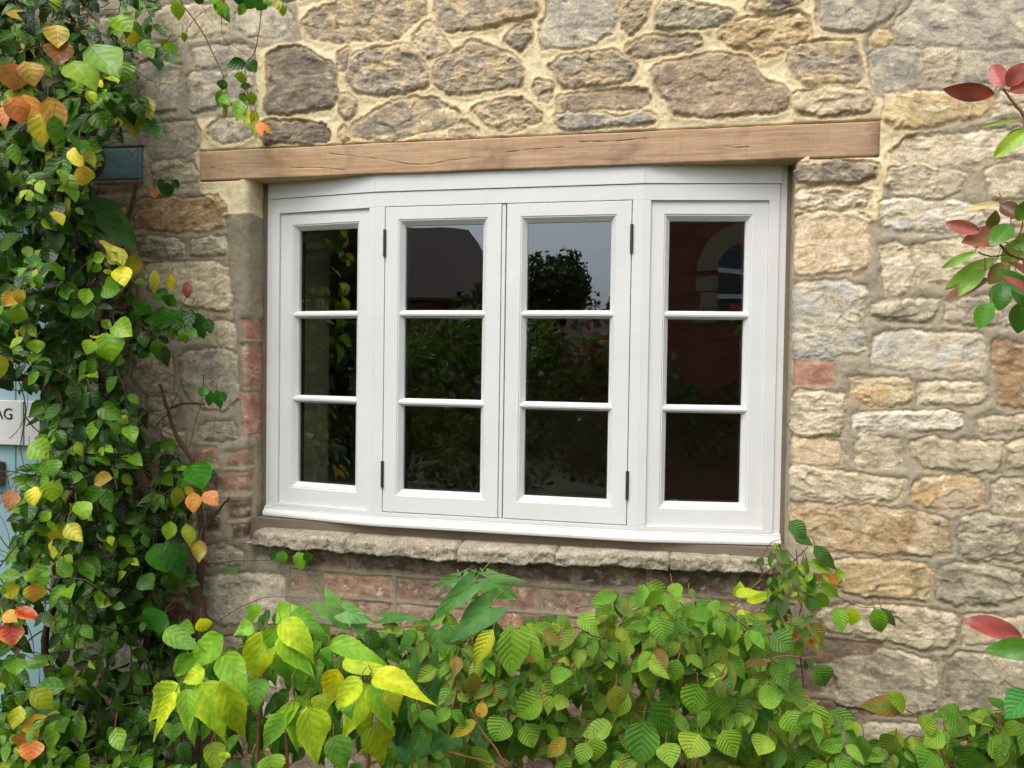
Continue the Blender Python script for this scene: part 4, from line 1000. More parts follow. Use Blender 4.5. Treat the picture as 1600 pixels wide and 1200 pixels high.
rs = np.random.RandomState(77)
HG = [[(92, 124, 50), (72, 98, 40), (118, 146, 62)], [(76, 96, 40), (136, 82, 58), (104, 126, 58)], [(110, 138, 58), (84, 116, 52)]]
gx = [-9.5, -8, -6.6, -5.2, -3.9, -2.7, -1.5, -.4, .8, 2.0, 3.2, 4.4, 5.8, 7.2]
ORD = ['first from the east end', 'second from the east end', 'third from the east end', 'fourth from the east end', 'fifth from the east end', 'sixth from the east end', 'seventh from the east end', 'seventh from the west end', 'sixth from the west end', 'fifth from the west end', 'fourth from the west end', 'third from the west end', 'second from the west end', 'first from the west end']
for i, x in enumerate(gx):
    y = -6.6 + rs.uniform(-.5, .4); h = rs.uniform(1.75, 2.25) if x < 1.5 else rs.uniform(1.7, 1.95)
    tree('garden_shrub', 'bushy %s shrub, %s of the bed opposite the window' % (('dark green', 'green and red', 'bright green')[i % 3], ORD[i]), 'shrub', x, y, h, .95, 90+i, HG[i % 3], 3000, .10, .05, .9, 'shrubs in the bed opposite the window', .03)
# a pair of pale parasols or washing poles is not guessed at; the far hedge closes the view
hd = MB()
he_ = empty('far_hedge', (0, -11.5, 0)); tag(he_, 'long clipped dark hedge across the far side of the garden', 'hedge')
cc_ = [(x, -11.5+.2*math.sin(x), z) for x in np.arange(-22, 16, .7) for z in (.5, 1.2, 1.75)]
link_mesh('foliage', crown_mesh('foliage', cc_, [.62]*len(cc_), 26000, .13, 5, DG), M_FAR, he_)
hd.box(-22, 16, -11.7, -11.3, 0, 1.6); hd.build('stems', M_STEM, he_)

# ------------------------------------------------------------------ plants
def prof_w(kind, t):
    if kind == 'ovate':   w = np.sin(np.pi*np.clip(t, 0, 1)**.84)**.92*(1-.18*t**3)
    elif kind == 'acum':  w = np.sin(np.pi*np.clip(t, 0, 1)**.62)**.95*np.clip(1.12-t**1.3*.85, 0, 1.1)
    elif kind == 'ellip': w = np.sin(np.pi*np.clip(t, 0, 1)**.95)**.75
    elif kind == 'round': w = np.sin(np.pi*np.clip(t, 0, 1)**.74)**.76*(1-.2*t**4)
    elif kind == 'vib':   w = np.sin(np.pi*np.clip(t, 0, 1)**.74)**.84*(1-.35*t**3)
    elif kind == 'heart': w = np.where(t < .18, .80+.20*np.sin(np.pi/2*np.clip(t/.18, 0, 1)), np.clip(1-((t-.18)/.82), 0, 1)**.80)
    return np.clip(w, 0, 1.2)
class Leaves:
    def __init__(s): s.L = []
    def add(s, B, D, Nn, length, width, col, edge=None, bend=.25, fold=.25, rnd=None, tipmix=0., twist=0.):
        s.L.append((B, D, Nn, length, width, col, edge if edge is not None else col, bend, fold, tipmix, twist))
    def mesh(s, name, kind, nu=8, nv=3, serr=0, teeth=12, wave=.05, seed=0):
        rs = np.random.RandomState(seed); n = len(s.L)
        A = lambda k: np.array([l[k] for l in s.L], float)
        B, D, Nn = A(0), unit(A(1)), unit(A(2)); S = unit(np.cross(D, Nn)); Nn = np.cross(S, D)
        Ln, W = A(3)[:, None, None], A(4)[:, None, None]; col, edge = A(5), A(6); bend, fold, tm, tw = (A(k)[:, None, None] for k in (7, 8, 9, 10))
        t = np.linspace(0, 1, nu)[None, :, None]; v = np.linspace(-1, 1, 2*nv+1)[None, None, :]
        w = prof_w(kind, t)
        if serr:
            saw = (t*teeth) % 1.0; w = w*(1 + serr*(saw-.6)*(np.sin(np.pi*t) > .1)*np.ones_like(v))
        asym = 1 + .12*rs.uniform(-1, 1, (n, 1, 1))*np.sign(v)
        along = Ln*t*np.ones_like(v); side = W*.5*w*v*asym
        if kind == 'heart': along = along - Ln*.30*np.abs(v)**1.2*np.clip(1-t/.34, 0, 1)**1.5*(1.25-np.abs(v)**4*.35)
        ph = rs.uniform(0, 6.28, (n, 1, 1)); ph2 = rs.uniform(0, 6.28, (n, 1, 1))
        fd = fold*W*.5*w*(np.abs(v)**1.3)
        wav = wave*W*np.sin(t*9+ph)*np.abs(v)**2 + .3*wave*Ln*np.sin(t*4+ph2+v)
        # bending along an arc: droop angle grows with t
        th = bend*2.0*t; cx = np.where(np.abs(bend) > 1e-3, np.sin(th)/(bend*2.0+1e-9), t); cz = np.where(np.abs(bend) > 1e-3, (1-np.cos(th))/(bend*2.0+1e-9), 0)
        alo = Ln*cx + (along-Ln*t); h = -Ln*cz + (fd+wav)*np.cos(th); alo = alo + (fd+wav)*np.sin(th)
        ca, sa = np.cos(tw*t), np.sin(tw*t); side2 = side*ca; h = h + side*sa
        P = B[:, None, None, :] + D[:, None, None, :]*alo[..., None] + S[:, None, None, :]*side2[..., None] + Nn[:, None, None, :]*h[..., None]
        m = np.clip((np.abs(v)**2.2)*.9*np.ones_like(t) + tm*t**1.5, 0, 1)
        m = m + .25*np.sin(t*7+ph+v*3)*(m > .02); m = np.clip(m, 0, 1)[..., None]
        C = col[:, None, None, :]*(1-m) + edge[:, None, None, :]*m
        C = np.concatenate([np.broadcast_to(C, P.shape), np.ones(P.shape[:-1]+(1,))], -1)
        Lu = np.stack([np.broadcast_to(t, P.shape[:-1]), np.broadcast_to(v, P.shape[:-1]), np.broadcast_to(ph, P.shape[:-1])], -1)
        k, q = nu, 2*nv+1; idx = np.arange(n*k*q).reshape(n, k, q)
        F = np.stack([idx[:, :-1, :-1], idx[:, :-1, 1:], idx[:, 1:, 1:], idx[:, 1:, :-1]], -1).reshape(-1, 4)
        return np_mesh(name, P.reshape(-1, 3), F, {'Col': C.reshape(-1, 4), 'Luv': Lu.reshape(-1, 3)}, True)
def c_(rgb, rs=None, var=.12):
    c = lin(rgb)
    if rgb[0] > rgb[1]*1.06: c = c*np.array([.84, .96, 1.18])
    if rs is not None: c = c*(1 + rs.uniform(-var, var))*np.array([1+rs.uniform(-.08, .08), 1, 1+rs.uniform(-.15, .15)])
    return c
def in_poly(px, py, poly):
    P = np.asarray(poly, float); r = False; j = len(P)-1
    for i in range(len(P)):
        if (P[i][1] > py) != (P[j][1] > py) and px < (P[j][0]-P[i][0])*(py-P[i][1])/(P[j][1]-P[i][1])+P[i][0]: r = not r
        j = i
    return r
VIEW = -_f
def hero(Lv, stems, spec, Y, rs, edge=None, bend=.2, fold=.22, tilt=.35, petiole=.25, tip_dy=None, twist=0, tipmix=.0, roll=0.):
    """leaf laid between two points of the picture, at the depth Y in front of the wall"""
    bx, by, tx, ty, wpx, rgb = spec[:6]; e = spec[6] if len(spec) > 6 else edge
    B = at(bx, by, Y); dist = np.linalg.norm(B-CAM)
    T = at(tx, ty, Y - (tip_dy if tip_dy is not None else rs.uniform(-.015, .03)))
    D = T-B; Ln = np.linalg.norm(D); W = wpx/F_PX*dist*1.05
    Nn = unit(CAM-B) + np.array([0, 0, .35]) + rs.uniform(-tilt, tilt, 3)
    Nn = Nn - unit(D)*(Nn@unit(D))
    side = np.cross(unit(D), unit(Nn)); Nn = unit(Nn) + roll*side
    cosv = max(.55, abs(unit(Nn)@unit(CAM-B))); W = W/cosv**.7
    Lv.add(B, D, Nn, Ln*(1+.12*bend), W, c_(rgb, rs, .06), c_(e, rs, .06) if e is not None else None, bend, fold, None, tipmix, rs.uniform(-.5, .5)+twist)
    if petiole and stems is not None:
        u = unit(D); q = B - u*Ln*petiole + np.array([0, .012, .012]) + rs.uniform(-.004, .004, 3)
        stems.tube([q, (B+q)/2+np.array([0, 0, .003]), B+u*Ln*.03], [.0011, .001, .0009], 4, False)
def pxtube(mb, pts, rad, Ys, n=7, jit=0, rs=None, sub=5):
    """smooth stem through points of the picture given with their depths"""
    P = np.array([at(x, y, Y) for (x, y), Y in zip(pts, Ys if hasattr(Ys, '__len__') else [Ys]*len(pts))])
    out, rr = [], []; m = len(P); R_ = rad if hasattr(rad, '__len__') else [rad]*m
    for i in range(m-1):
        p0, p1, p2, p3 = P[max(i-1, 0)], P[i], P[i+1], P[min(i+2, m-1)]
        for k in range(sub):
            t = k/sub; out.append(.5*((2*p1)+(-p0+p2)*t+(2*p0-5*p1+4*p2-p3)*t*t+(-p0+3*p1-3*p2+p3)*t**3)); rr.append(R_[i]*(1-t)+R_[i+1]*t)
    out.append(P[-1]); rr.append(R_[-1])
    if jit and rs is not None: out = [o + rs.uniform(-jit, jit, 3) for o in out]; rr = [r*rs.uniform(.85, 1.15) for r in rr]
    mb.tube(out, rr, n)

LM_CLIMB = mat_leaf('climber_leaf', 5, .22, .30, 1.25, 1.3, .25, .16, .003, (1.10, 1.06, .58), .30)
LM_MOCK = mat_leaf('golden_leaf', 7, .24, .45, .86, 1.8, .38, .20, .003, (1.0, 1.04, .72), .30, .25)
LM_BIND = mat_leaf('bindweed_leaf', 4, .22, .45, 1.18, 1.6, .25, .12, .003, (1.12, 1.05, .80), .3, .5)
LM_VIB = mat_leaf('viburnum_leaf', 8, .45, .46, 1.18, 2.0, .30, .16, .0028, (1.04, 1.05, .60), .35, .5)
LM_PHO = mat_leaf('photinia_leaf', 7, .08, .26, 1.12, 1.2, .18, .12, .002, (1.05, 1.0, .85), .2)

# ---- the big climber on the left -----------------------------------------
climber = empty('climbing_plant', tuple(at(250, 1000, -.10)*np.array([1, 1, 0])))
tag(climber, 'large glossy climbing plant with yellow and salmon leaves covering the wall round the door', 'climber')
rs = np.random.RandomState(21); LC = Leaves(); SC_ = MB(); SW = MB()
CL_IN = [(-80,-60),(175,-60),(250,-30),(238,40),(205,120),(238,190),(150,215),(158,250),(120,270),(160,320),(175,380),(215,420),(232,470),(322,500),(235,560),(225,600),(300,690),(320,760),(300,850),(290,930),(300,1040),(330,1240),(-80,1240)]
HOLES = [[(-80,610),(38,590),(72,622),(70,712),(30,760),(-80,740)], [(-80,790),(10,790),(40,800),(34,900),(-80,930)], [(150,225),(230,225),(230,282),(160,282)], [(60,430),(90,425),(92,520),(70,520)], [(40,985),(75,960),(80,1060),(50,1060)]]
SPARSE = [[(120,830),(210,820),(215,960),(120,960)], [(225,640),(300,640),(300,730),(240,720)]]
def ok_c(x, y):
    if not in_poly(x, y, CL_IN): return False
    return not any(in_poly(x, y, h) for h in HOLES)
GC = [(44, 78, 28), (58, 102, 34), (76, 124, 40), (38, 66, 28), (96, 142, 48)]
n_leaf = 0
for k in range(600):
    x, y = rs.uniform(-70, 330), rs.uniform(-50, 1230)
    if k % 4 == 0: x = rs.uniform(-70, 110)
    if not ok_c(x, y): continue
    depth = rs.uniform(.04, .36) if x < 190 else rs.uniform(.03, .15)
    deep = depth < .16
    P = at(x, y, -depth); d = unit(np.array([rs.normal(0, .6), -abs(rs.normal(0, .35)), rs.normal(-.35, .6)]))
    n = rs.randint(5, 11); step = rs.uniform(.026, .038); pts = [P.copy()]; base = rs.uniform(.75, 1.05)
    for i in range(n):
        d = unit(d + rs.normal(0, .22, 3) + np.array([0, 0, -.10])); P = P + d*step
        if P[1] > -.02: P[1] = -.02; d[1] = -abs(d[1])
        px, py = proj(P)
        if not ok_c(px, py): break
        pts.append(P.copy())
        for sgn in (-1, 1):
            if rs.rand() < .12: continue
            sv = unit(np.cross(d, [0, -1, .3])+rs.normal(0, .2, 3))*sgn*(1 if i % 2 else -1)
            D = unit(sv*.8 + d*.5 + np.array([0, -.25, -.45]) + rs.normal(0, .25, 3))
            Nn = unit(np.array([.15, -1, .75]) + rs.normal(0, .38, 3))
            f = i/n; L = rs.choice([rs.uniform(.042, .062), rs.uniform(.06, .088)])*(1-.35*f)*(1.0 if x < 200 else .85)*base
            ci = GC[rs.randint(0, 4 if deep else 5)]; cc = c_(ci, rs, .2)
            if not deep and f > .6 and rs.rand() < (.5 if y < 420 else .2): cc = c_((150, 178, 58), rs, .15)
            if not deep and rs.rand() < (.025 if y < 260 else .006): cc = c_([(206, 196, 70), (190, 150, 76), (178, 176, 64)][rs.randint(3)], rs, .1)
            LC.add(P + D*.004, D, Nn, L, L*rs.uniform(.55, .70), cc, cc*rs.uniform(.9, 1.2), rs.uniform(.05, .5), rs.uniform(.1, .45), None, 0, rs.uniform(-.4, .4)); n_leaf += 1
    if len(pts) > 2: SC_.tube(pts, [.0019-.0011*i/len(pts) for i in range(len(pts))], 5, False)
yl, lg, sa, pk, oc, md, og = (194, 192, 72), (128, 166, 56), (226, 140, 96), (204, 132, 104), (196, 158, 74), (96, 142, 46), (222, 158, 82)
rd, dg, ol = (188, 62, 44), (40, 82, 36), (152, 158, 56)
H1 = [(19,96,20,142,38,pk,oc),(38,95,55,133,28,oc,pk),(20,150,38,192,30,sa,pk),(36,148,50,186,24,og,sa),(74,152,98,205,28,oc,sa),(62,175,66,226,26,yl,oc),(84,180,88,226,22,md),(4,165,8,198,12,sa),
 (88,38,90,74,24,oc,ol),(88,65,92,96,26,(140,90,56)),(140,72,186,112,32,md),(112,97,148,137,30,lg),(205,45,200,70,27,yl,ol),(208,165,207,210,30,ol,(120,150,40)),(225,150,236,182,15,ol),(225,186,249,213,22,(70,130,56)),
 (131,258,130,292,25,oc,yl),(132,232,150,262,16,yl,ol),(275,0,280,32,18,lg),(205,30,215,68,18,md),(180,25,205,45,22,lg),(196,95,193,128,26,md),(225,60,238,90,16,lg),
 (100,270,120,300,16,lg),(104,290,118,310,14,md),(86,330,98,345,12,yl),
 (175,384,177,402,28,(216,208,120),(190,176,90)),(207,397,210,433,24,ol,(190,120,60)),(190,415,193,444,22,(222,216,50)),(22,455,5,478,20,og,yl),(28,450,34,476,15,oc),(27,478,25,508,24,lg),(50,428,26,445,14,lg),(-6,552,2,592,26,yl),
 (242,420,240,458,13,ol),(268,428,268,455,16,yl,ol),(293,441,291,464,14,(134,66,44)),(165,400,145,408,12,lg),(168,408,180,395,14,ol),(140,450,130,478,24,lg),(160,450,186,452,20,md),(170,420,168,430,12,yl),(150,480,142,486,14,lg),
 (160,512,172,500,16,lg),(165,520,175,562,38,(120,168,40)),(178,505,202,520,22,lg),(142,530,136,552,18,lg),(152,525,160,530,16,yl),(56,530,58,552,22,lg),(22,520,30,522,10,yl),
 (276,760,275,795,20,ol,lg),(301,768,302,802,22,og,sa),(317,770,341,785,20,sa,pk),(300,762,290,772,16,(210,190,60)),(17,765,16,796,19,pk),(54,760,52,788,20,yl,lg),(81,750,80,784,28,lg),(118,785,140,806,20,lg),(80,800,62,814,14,lg),
 (93,822,88,850,22,yl),(105,818,127,845,20,yl,ol),(85,815,78,830,16,lg),(56,910,52,943,28,og,yl),(32,915,0,932,18,ol),(40,895,56,905,20,lg),(25,950,60,966,16,rd,sa),(17,975,20,1008,28,rd,sa),(-4,980,12,996,22,(200,50,44)),(5,960,25,970,14,og),
 (25,1028,25,1055,24,md),(49,1077,82,1108,26,ol),(32,1102,20,1140,20,yl,ol),(52,1116,62,1150,30,og,yl),(38,1140,30,1172,20,sa,og),(52,1155,45,1190,30,(216,116,74),og),
 (266,813,262,845,20,lg),(290,818,300,853,20,ol,md),(312,843,312,878,20,(176,150,60),(150,90,50)),(45,695,78,712,30,lg),(70,720,86,742,26,md),(150,560,132,585,14,md),
 (255,478,250,515,32,(58,118,44)),(283,482,276,526,36,(60,122,50)),(298,482,295,513,15,dg),(308,488,318,530,22,(44,92,36)),(325,498,328,520,14,dg),(228,470,216,492,28,(70,132,50)),(240,455,262,470,24,(58,110,46)),(270,460,262,480,22,(64,118,50)),(235,490,228,512,20,dg),
 (300,724,316,762,38,(60,130,30)),(262,285,260,308,20,(44,84,38)),(258,283,245,292,14,dg),(268,283,280,292,12,dg),(240,294,242,310,11,sa),(330,610,324,636,14,(60,118,52)),(338,608,345,640,14,(54,110,48)),(322,606,312,618,14,(60,116,50)),(345,612,352,628,12,(66,124,56)),
 (442,860,440,882,18,(96,150,60)),(467,860,468,892,20,(110,160,62)),(430,862,424,876,12,(60,100,40)),(372,893,358,890,14,(84,126,60)),(356,888,350,898,10,(80,120,56)),(478,862,484,880,14,(60,100,44)),
 (313,966,322,989,22,(228,222,40)),(280,975,300,985,16,md),(240,850,272,892,40,(66,124,44)),(262,840,286,905,36,(44,92,40)),(258,955,228,985,42,(62,120,46)),(220,900,238,920,26,(70,130,44))]
for h in ((120,310,212,382,40,(66,112,52)),(95,215,125,262,42,(62,106,48)),(150,330,190,372,26,(60,104,46))): hero(LC, SC_, h, -.17, rs, bend=.15, fold=.25)
for h in H1:
    x = h[0]; Y = -.42 if x < 150 else -.36 if x < 205 else -.20 if x < 330 and h[1] > 560 else -.13
    if 235 < x and h[1] > 850 and x > 350: Y = -.035
    hero(LC, SC_, h, Y - rs.uniform(0, .05), rs, bend=rs.uniform(.05, .3), fold=rs.uniform(.1, .35))
# hanging shoots above the lintel's left end
HS = [(385,98,353,102,17,dg),(388,96,400,112,17,(60,104,44)),(377,112,374,131,17,lg),(382,128,384,142,14,md),(375,155,370,187,15,(110,160,56)),(392,142,396,166,14,lg),(386,170,386,194,12,yl),(382,145,378,160,14,md),(398,172,396,195,12,ol),(404,190,409,209,9,(232,130,90)),(404,190,424,208,8,og),(396,188,400,215,12,ol),
 (350,124,346,140,14,(56,92,44)),(346,140,340,165,14,md),(352,145,352,172,14,lg),(344,150,356,160,12,md),(352,165,352,186,7,ol),
 (262,62,258,82,14,lg),(262,66,274,84,16,lg),(250,74,243,90,12,dg),(262,82,272,100,12,(70,110,40)),(236,90,252,102,13,dg),(285,50,290,66,9,md),
 (345,0,352,24,13,md),(338,2,358,26,14,(90,140,54)),(310,-6,312,8,12,dg),(395,-4,385,14,18,(60,120,50)),(408,-2,402,16,20,(56,112,44)),(385,5,370,24,12,md),(440,6,443,24,12,lg),(418,-2,420,10,12,md),(432,0,436,16,10,ol),(376,-6,374,10,14,dg),(350,-8,344,3,10,rd),(330,-4,345,8,14,md)]
for h in HS: hero(LC, SC_, h, -.085-rs.uniform(0, .03), rs, bend=rs.uniform(.05, .35))
for P_, r, Y in (([(280,-10),(286,8),(303,30),(316,50),(323,62),(331,80),(341,100),(350,122)], [.0022,.0016], -.09), ([(350,122),(352,135),(356,150),(352,175)], [.0012,.0008], -.09),
   ([(408,-10),(408,10),(406,40),(400,75),(394,88),(385,98),(383,120),(388,150),(396,185),(404,192)], [.0016,.0010], -.09), ([(345,5),(346,30),(350,60),(370,75),(385,85)], [.0009,.0007], -.08),
   ([(185,60),(200,90),(212,110),(235,125),(262,132)], [.0020,.0008], -.08), ([(316,18),(300,34),(290,50),(270,66)], [.0010,.0008], -.08), ([(185,100),(215,100),(245,90),(262,72)], [.0010,.0008], -.07),
   ([(293,30),(292,55),(297,75),(305,90)], [.0008,.0005], -.05), ([(315,10),(325,25),(335,38)], [.0008,.0005], -.05), ([(200,120),(215,140),(215,200),(222,250)], [.0012,.0008], -.08),
   ([(150,235),(185,222),(205,240),(235,275),(262,288)], [.0012,.0009], -.06), ([(150,262),(180,285),(215,305),(240,310)], [.0010,.0007], -.06), ([(200,250),(216,232),(212,262),(220,275)], [.0008,.0006], -.04),
   ([(205,435),(212,470),(218,510),(222,540),(218,578)], [.0010,.0006], -.07), ([(215,700),(222,735),(245,775),(265,805),(275,815)], [.0011,.0009], -.16), ([(320,880),(345,879),(372,876),(400,876),(445,874)], [.0012,.0009], -.03),
   ([(325,846),(350,844),(375,848),(400,851)], [.0008,.0006], -.03), ([(330,980),(365,955),(400,938),(430,932),(480,935)], [.0011,.0009], -.12), ([(318,585),(317,620),(305,660),(296,700)], [.0014,.0010], -.05),
   ([(337,650),(335,665),(332,690)], [.0008,.0005], -.03), ([(12,560),(35,610),(40,650),(32,700),(45,745),(65,760)], [.0018,.0010], -.12), ([(0,885),(40,835),(75,812),(100,805),(140,800),(190,795)], [.0020,.0014], -.28),
   ([(28,520),(34,560),(40,590)], [.0010,.0008], -.20), ([(80,960),(120,1020)], [.0012,.0010], -.25), ([(150,900),(175,930),(160,960),(195,1000)], [.0010,.0008], -.2), ([(230,940),(250,880),(245,850)], [.0012,.0009], -.2)):
    pxtube(SC_, P_, list(np.linspace(r[0], r[1], len(P_))), Y, 6, .0006, rs)
link_mesh('foliage', LC.mesh('foliage', 'ovate', 7, 2, 0, 1, .05, 3), LM_CLIMB, climber)
SC_.build('twig', M_TWIG, climber, smooth=True)
# woody stems
for P_, r, Y in (([(335,1240),(325,1080),(318,980),(296,900),(262,830),(225,760),(200,700),(185,640),(160,590),(90,560),(20,560),(-60,540)], [.020,.018,.017,.0165,.0155,.0145,.014,.013,.013,.012,.012,.011], -.12),
   ([(305,1240),(308,1050),(305,980),(312,900),(315,830),(312,780)], [.014,.013,.012,.011,.009,.006], -.055), ([(215,282),(205,330),(190,400),(175,450),(160,520),(150,590)], [.0062,.006,.007,.008,.009,.010], -.10),
   ([(150,600),(120,500),(135,400),(110,300),(60,220),(20,150),(-20,60)], [.013,.012,.012,.011,.011,.010,.009], -.09), ([(110,300),(160,260),(140,200),(100,120),(90,40),(120,-40)], [.009,.008,.008,.007,.006,.005], -.11),
   ([(40,330),(60,260),(90,240),(70,160),(40,60),(60,-40)], [.010,.010,.009,.008,.006,.005], -.12), ([(250,600),(262,640),(275,680),(300,720),(305,760)], [.004,.005,.006,.007,.006], -.07),
   ([(262,640),(290,630),(320,632)], [.004,.0035,.003], -.06), ([(262,640),(255,615),(250,600)], [.004,.003,.002], -.06), ([(245,665),(262,645),(278,615)], [.0016,.002,.0012], -.08),
   ([(318,826),(335,805),(358,778)], [.0040,.0036,.003], -.06), ([(60,1240),(80,1100),(70,1000),(95,900),(85,820),(120,760),(150,690),(160,600)], [.012,.011,.010,.009,.009,.008,.008,.008], -.14),
   ([(160,1240),(190,1100),(230,1000),(215,900),(225,800)], [.012,.010,.009,.008,.007], -.09), ([(-20,600),(30,590),(90,600),(150,590)], [.010,.010,.011,.012], -.08), ([(70,170),(90,230),(75,290),(100,330)], [.011,.012,.011,.010], -.13), ([(30,200),(60,235),(100,265),(150,300)], [.009,.010,.010,.009], -.14)):
    pxtube(SW, P_, r, Y, 10, .0016, rs, 6)
for k in range(230):      # fine tangle of dead and living twigs
    x, y = rs.uniform(-60, 300), rs.uniform(-20, 1220)
    if not in_poly(x, y, CL_IN): continue
    a = rs.uniform(0, 6.28); L = rs.uniform(40, 150); c = rs.uniform(-.8, .8)
    P_ = [(x+math.cos(a+c*t)*L*t, y+math.sin(a+c*t)*L*t) for t in np.linspace(0, 1, 6)]
    if not all(in_poly(u, v_, CL_IN) for u, v_ in P_): continue
    Y = rs.uniform(-.22, -.03); pxtube(SW, P_, list(np.linspace(rs.uniform(.001, .0028), .0007, 6)), [Y-rs.uniform(0, .04) for _ in P_], 5, .0008, rs, 3)
SW.build('stem', M_STEM, climber, smooth=True)

# ---- golden-leaved shrub, bottom left ----------------------------------------
rs = np.random.RandomState(8)
mock = empty('golden_shrub', tuple(at(440, 1190, -.55)*np.array([1, 1, 0])))
tag(mock, 'lime-yellow shrub with large pointed toothed leaves at bottom left below the sill', 'shrub')
LG = Leaves(); SG = MB()
y1, y2, g1, g2 = (206, 226, 70), (180, 210, 66), (138, 186, 66), (104, 154, 58)
HM = [(410,987,391,1079,46,y2,(222,216,40)),(431,976,424,1039,30,g1),(438,971,497,1022,40,y1),(441,990,494,1044,46,g1,y2),(424,1004,457,1063,40,g2),(280,1070,214,1135,40,y2,y1),(275,1081,228,1161,20,y1),(291,1077,294,1147,28,g1,y2),(312,1067,352,1154,52,y2,y1),(347,1060,380,1167,44,(164,180,36),y2),
 (321,1046,280,1067,25,y1,y2),(347,1021,389,1084,42,g1),(350,993,284,1050,40,g1),(301,1021,261,1063,26,g2,g1),(258,986,314,1011,26,g2),(581,1056,671,1079,32,(214,218,40),y1),(536,1035,609,1041,26,y1,y2),(574,1067,525,1161,44,y2,y1),(578,1070,618,1135,34,g1,y2),(564,1060,515,1116,32,y1,y2),(529,1046,504,1112,36,(216,212,40)),
 (567,1095,564,1158,36,(176,190,44)),(610,1074,620,1116,30,(170,180,50)),(515,1004,599,1025,30,g1),(470,1100,391,1151,24,y2,g1),(457,1109,466,1179,27,g1,y2),(480,1105,500,1200,50,y2,y1),(445,1116,406,1175,28,g2,g1),(478,1090,470,1105,26,g1),(500,1085,505,1115,28,(178,190,50)),(580,1130,602,1200,54,(158,172,44)),
 (395,975,366,990,26,g1),(400,965,384,950,26,g1),(430,960,470,950,24,g1),(330,1160,340,1215,30,(150,170,60)),(352,1175,350,1190,16,y2),(520,1150,540,1210,40,g2),(420,1180,430,1220,40,g1),(452,960,500,980,30,g2),(512,1010,516,1030,20,g2),(370,1090,372,1130,30,g2),(398,1060,402,1110,40,g2),(476,1015,470,1075,40,g2),(540,1085,548,1120,30,g2)]
for i, h in enumerate(HM):
    h = (h[0], h[1], h[2]+(h[2]-h[0])*.10, h[3]+(h[3]-h[1])*.10) + tuple(h[4:])
    hero(LG, SG, h, -.55-.05*(i % 4)-(.05 if h[5] in (y1, y2) else 0), rs, bend=rs.uniform(.15, .5), fold=rs.uniform(.15, .4), tilt=.22, petiole=.1, tip_dy=rs.uniform(0, .04))
GM_IN = [(290,1000),(360,965),(420,945),(520,960),(600,975),(650,985),(640,1080),(650,1240),(300,1240),(250,1120)]
for k in range(330):
    x, y = rs.uniform(230, 660), rs.uniform(940, 1240)
    if not in_poly(x, y, GM_IN): continue
    P = at(x, y, -rs.uniform(.30, .50)); D = unit(np.array([rs.normal(0, .6), -.3, -1])); Nn = unit(np.array([.1, -1, .7])+rs.normal(0, .35, 3)); L = rs.uniform(.045, .09)
    LG.add(P, D, Nn, L, L*.5, c_([(70, 112, 42), (92, 138, 48), (56, 94, 38), (84, 130, 46)][rs.randint(4)], rs, .15), None, rs.uniform(.1, .5), .3, None, 0, rs.uniform(-.4, .4))
for P_, r in (([(450,1240),(448,1160),(447,1105),(450,1090)], [.004,.0025]), ([(575,1240),(574,1140),(570,1080),(571,1058)], [.004,.0022]), ([(400,1240),(405,1120),(414,1020),(416,975)], [.0045,.0022]), ([(405,1120),(350,1075),(300,1060),(285,1062)], [.003,.0018]), ([(330,1240),(340,1120),(345,1060),(356,1010)], [.0035,.002]), ([(414,1020),(380,1010),(350,1035),(330,1050)], [.0022,.0015])):
    pxtube(SG, P_, list(np.linspace(r[0], r[1], len(P_))), -.54, 6, .0004, rs)
link_mesh('foliage', LG.mesh('foliage', 'acum', 37, 3, .11, 18, .07, 5), LM_MOCK, mock); SG.build('stem', M_TWIG_RED, mock, smooth=True)

# ---- bindweed ------------------------------------------------------------
rs = np.random.RandomState(9)
bind = empty('bindweed', tuple(at(700, 1190, -.4)*np.array([1, 1, 0])))
tag(bind, 'bindweed with broad blue-green heart-shaped leaves twining left of the middle, below the sill', 'climber')
LB = Leaves(); SBm = MB(); b1, b2, b3 = (84, 138, 82), (104, 156, 90), (70, 118, 56)
HB = [(765,908,810,936,36,b2),(760,902,825,906,16,b3),(735,915,668,976,30,b1),(766,948,694,1002,42,b1),(683,985,686,1028,36,b1),(672,1028,680,1102,52,b1),(714,903,672,918,15,b3),(508,942,550,986,36,b2),(640,1150,652,1215,62,b1),(600,965,660,962,14,b3),(722,910,745,935,34,b1),(560,975,572,995,22,b2),(750,1130,760,1175,44,b1),(700,1150,690,1200,46,b1),(655,1110,640,1160,44,b3),(540,955,580,970,26,b2)]
for h in HB: hero(LB, SBm, h, -.36-rs.uniform(0, .12), rs, bend=rs.uniform(.05, .3), fold=rs.uniform(.1, .3), tilt=.25, petiole=.45)
for P_ in ([(690,965),(688,925),(690,905)], [(765,960),(755,930),(753,912)], [(650,1240),(668,1100),(700,1010),(740,960),(765,945)], [(480,960),(540,975),(600,988),(660,990),(720,975)], [(560,1180),(600,1170),(640,1160),(700,1180),(800,1200)]):
    pxtube(SBm, P_, .0014, -.35, 5, .0004, rs)
link_mesh('foliage', LB.mesh('foliage', 'heart', 12, 4, 0, 1, .06, 6), LM_BIND, bind); SBm.build('stem', M_TWIG_GREEN, bind, smooth=True)

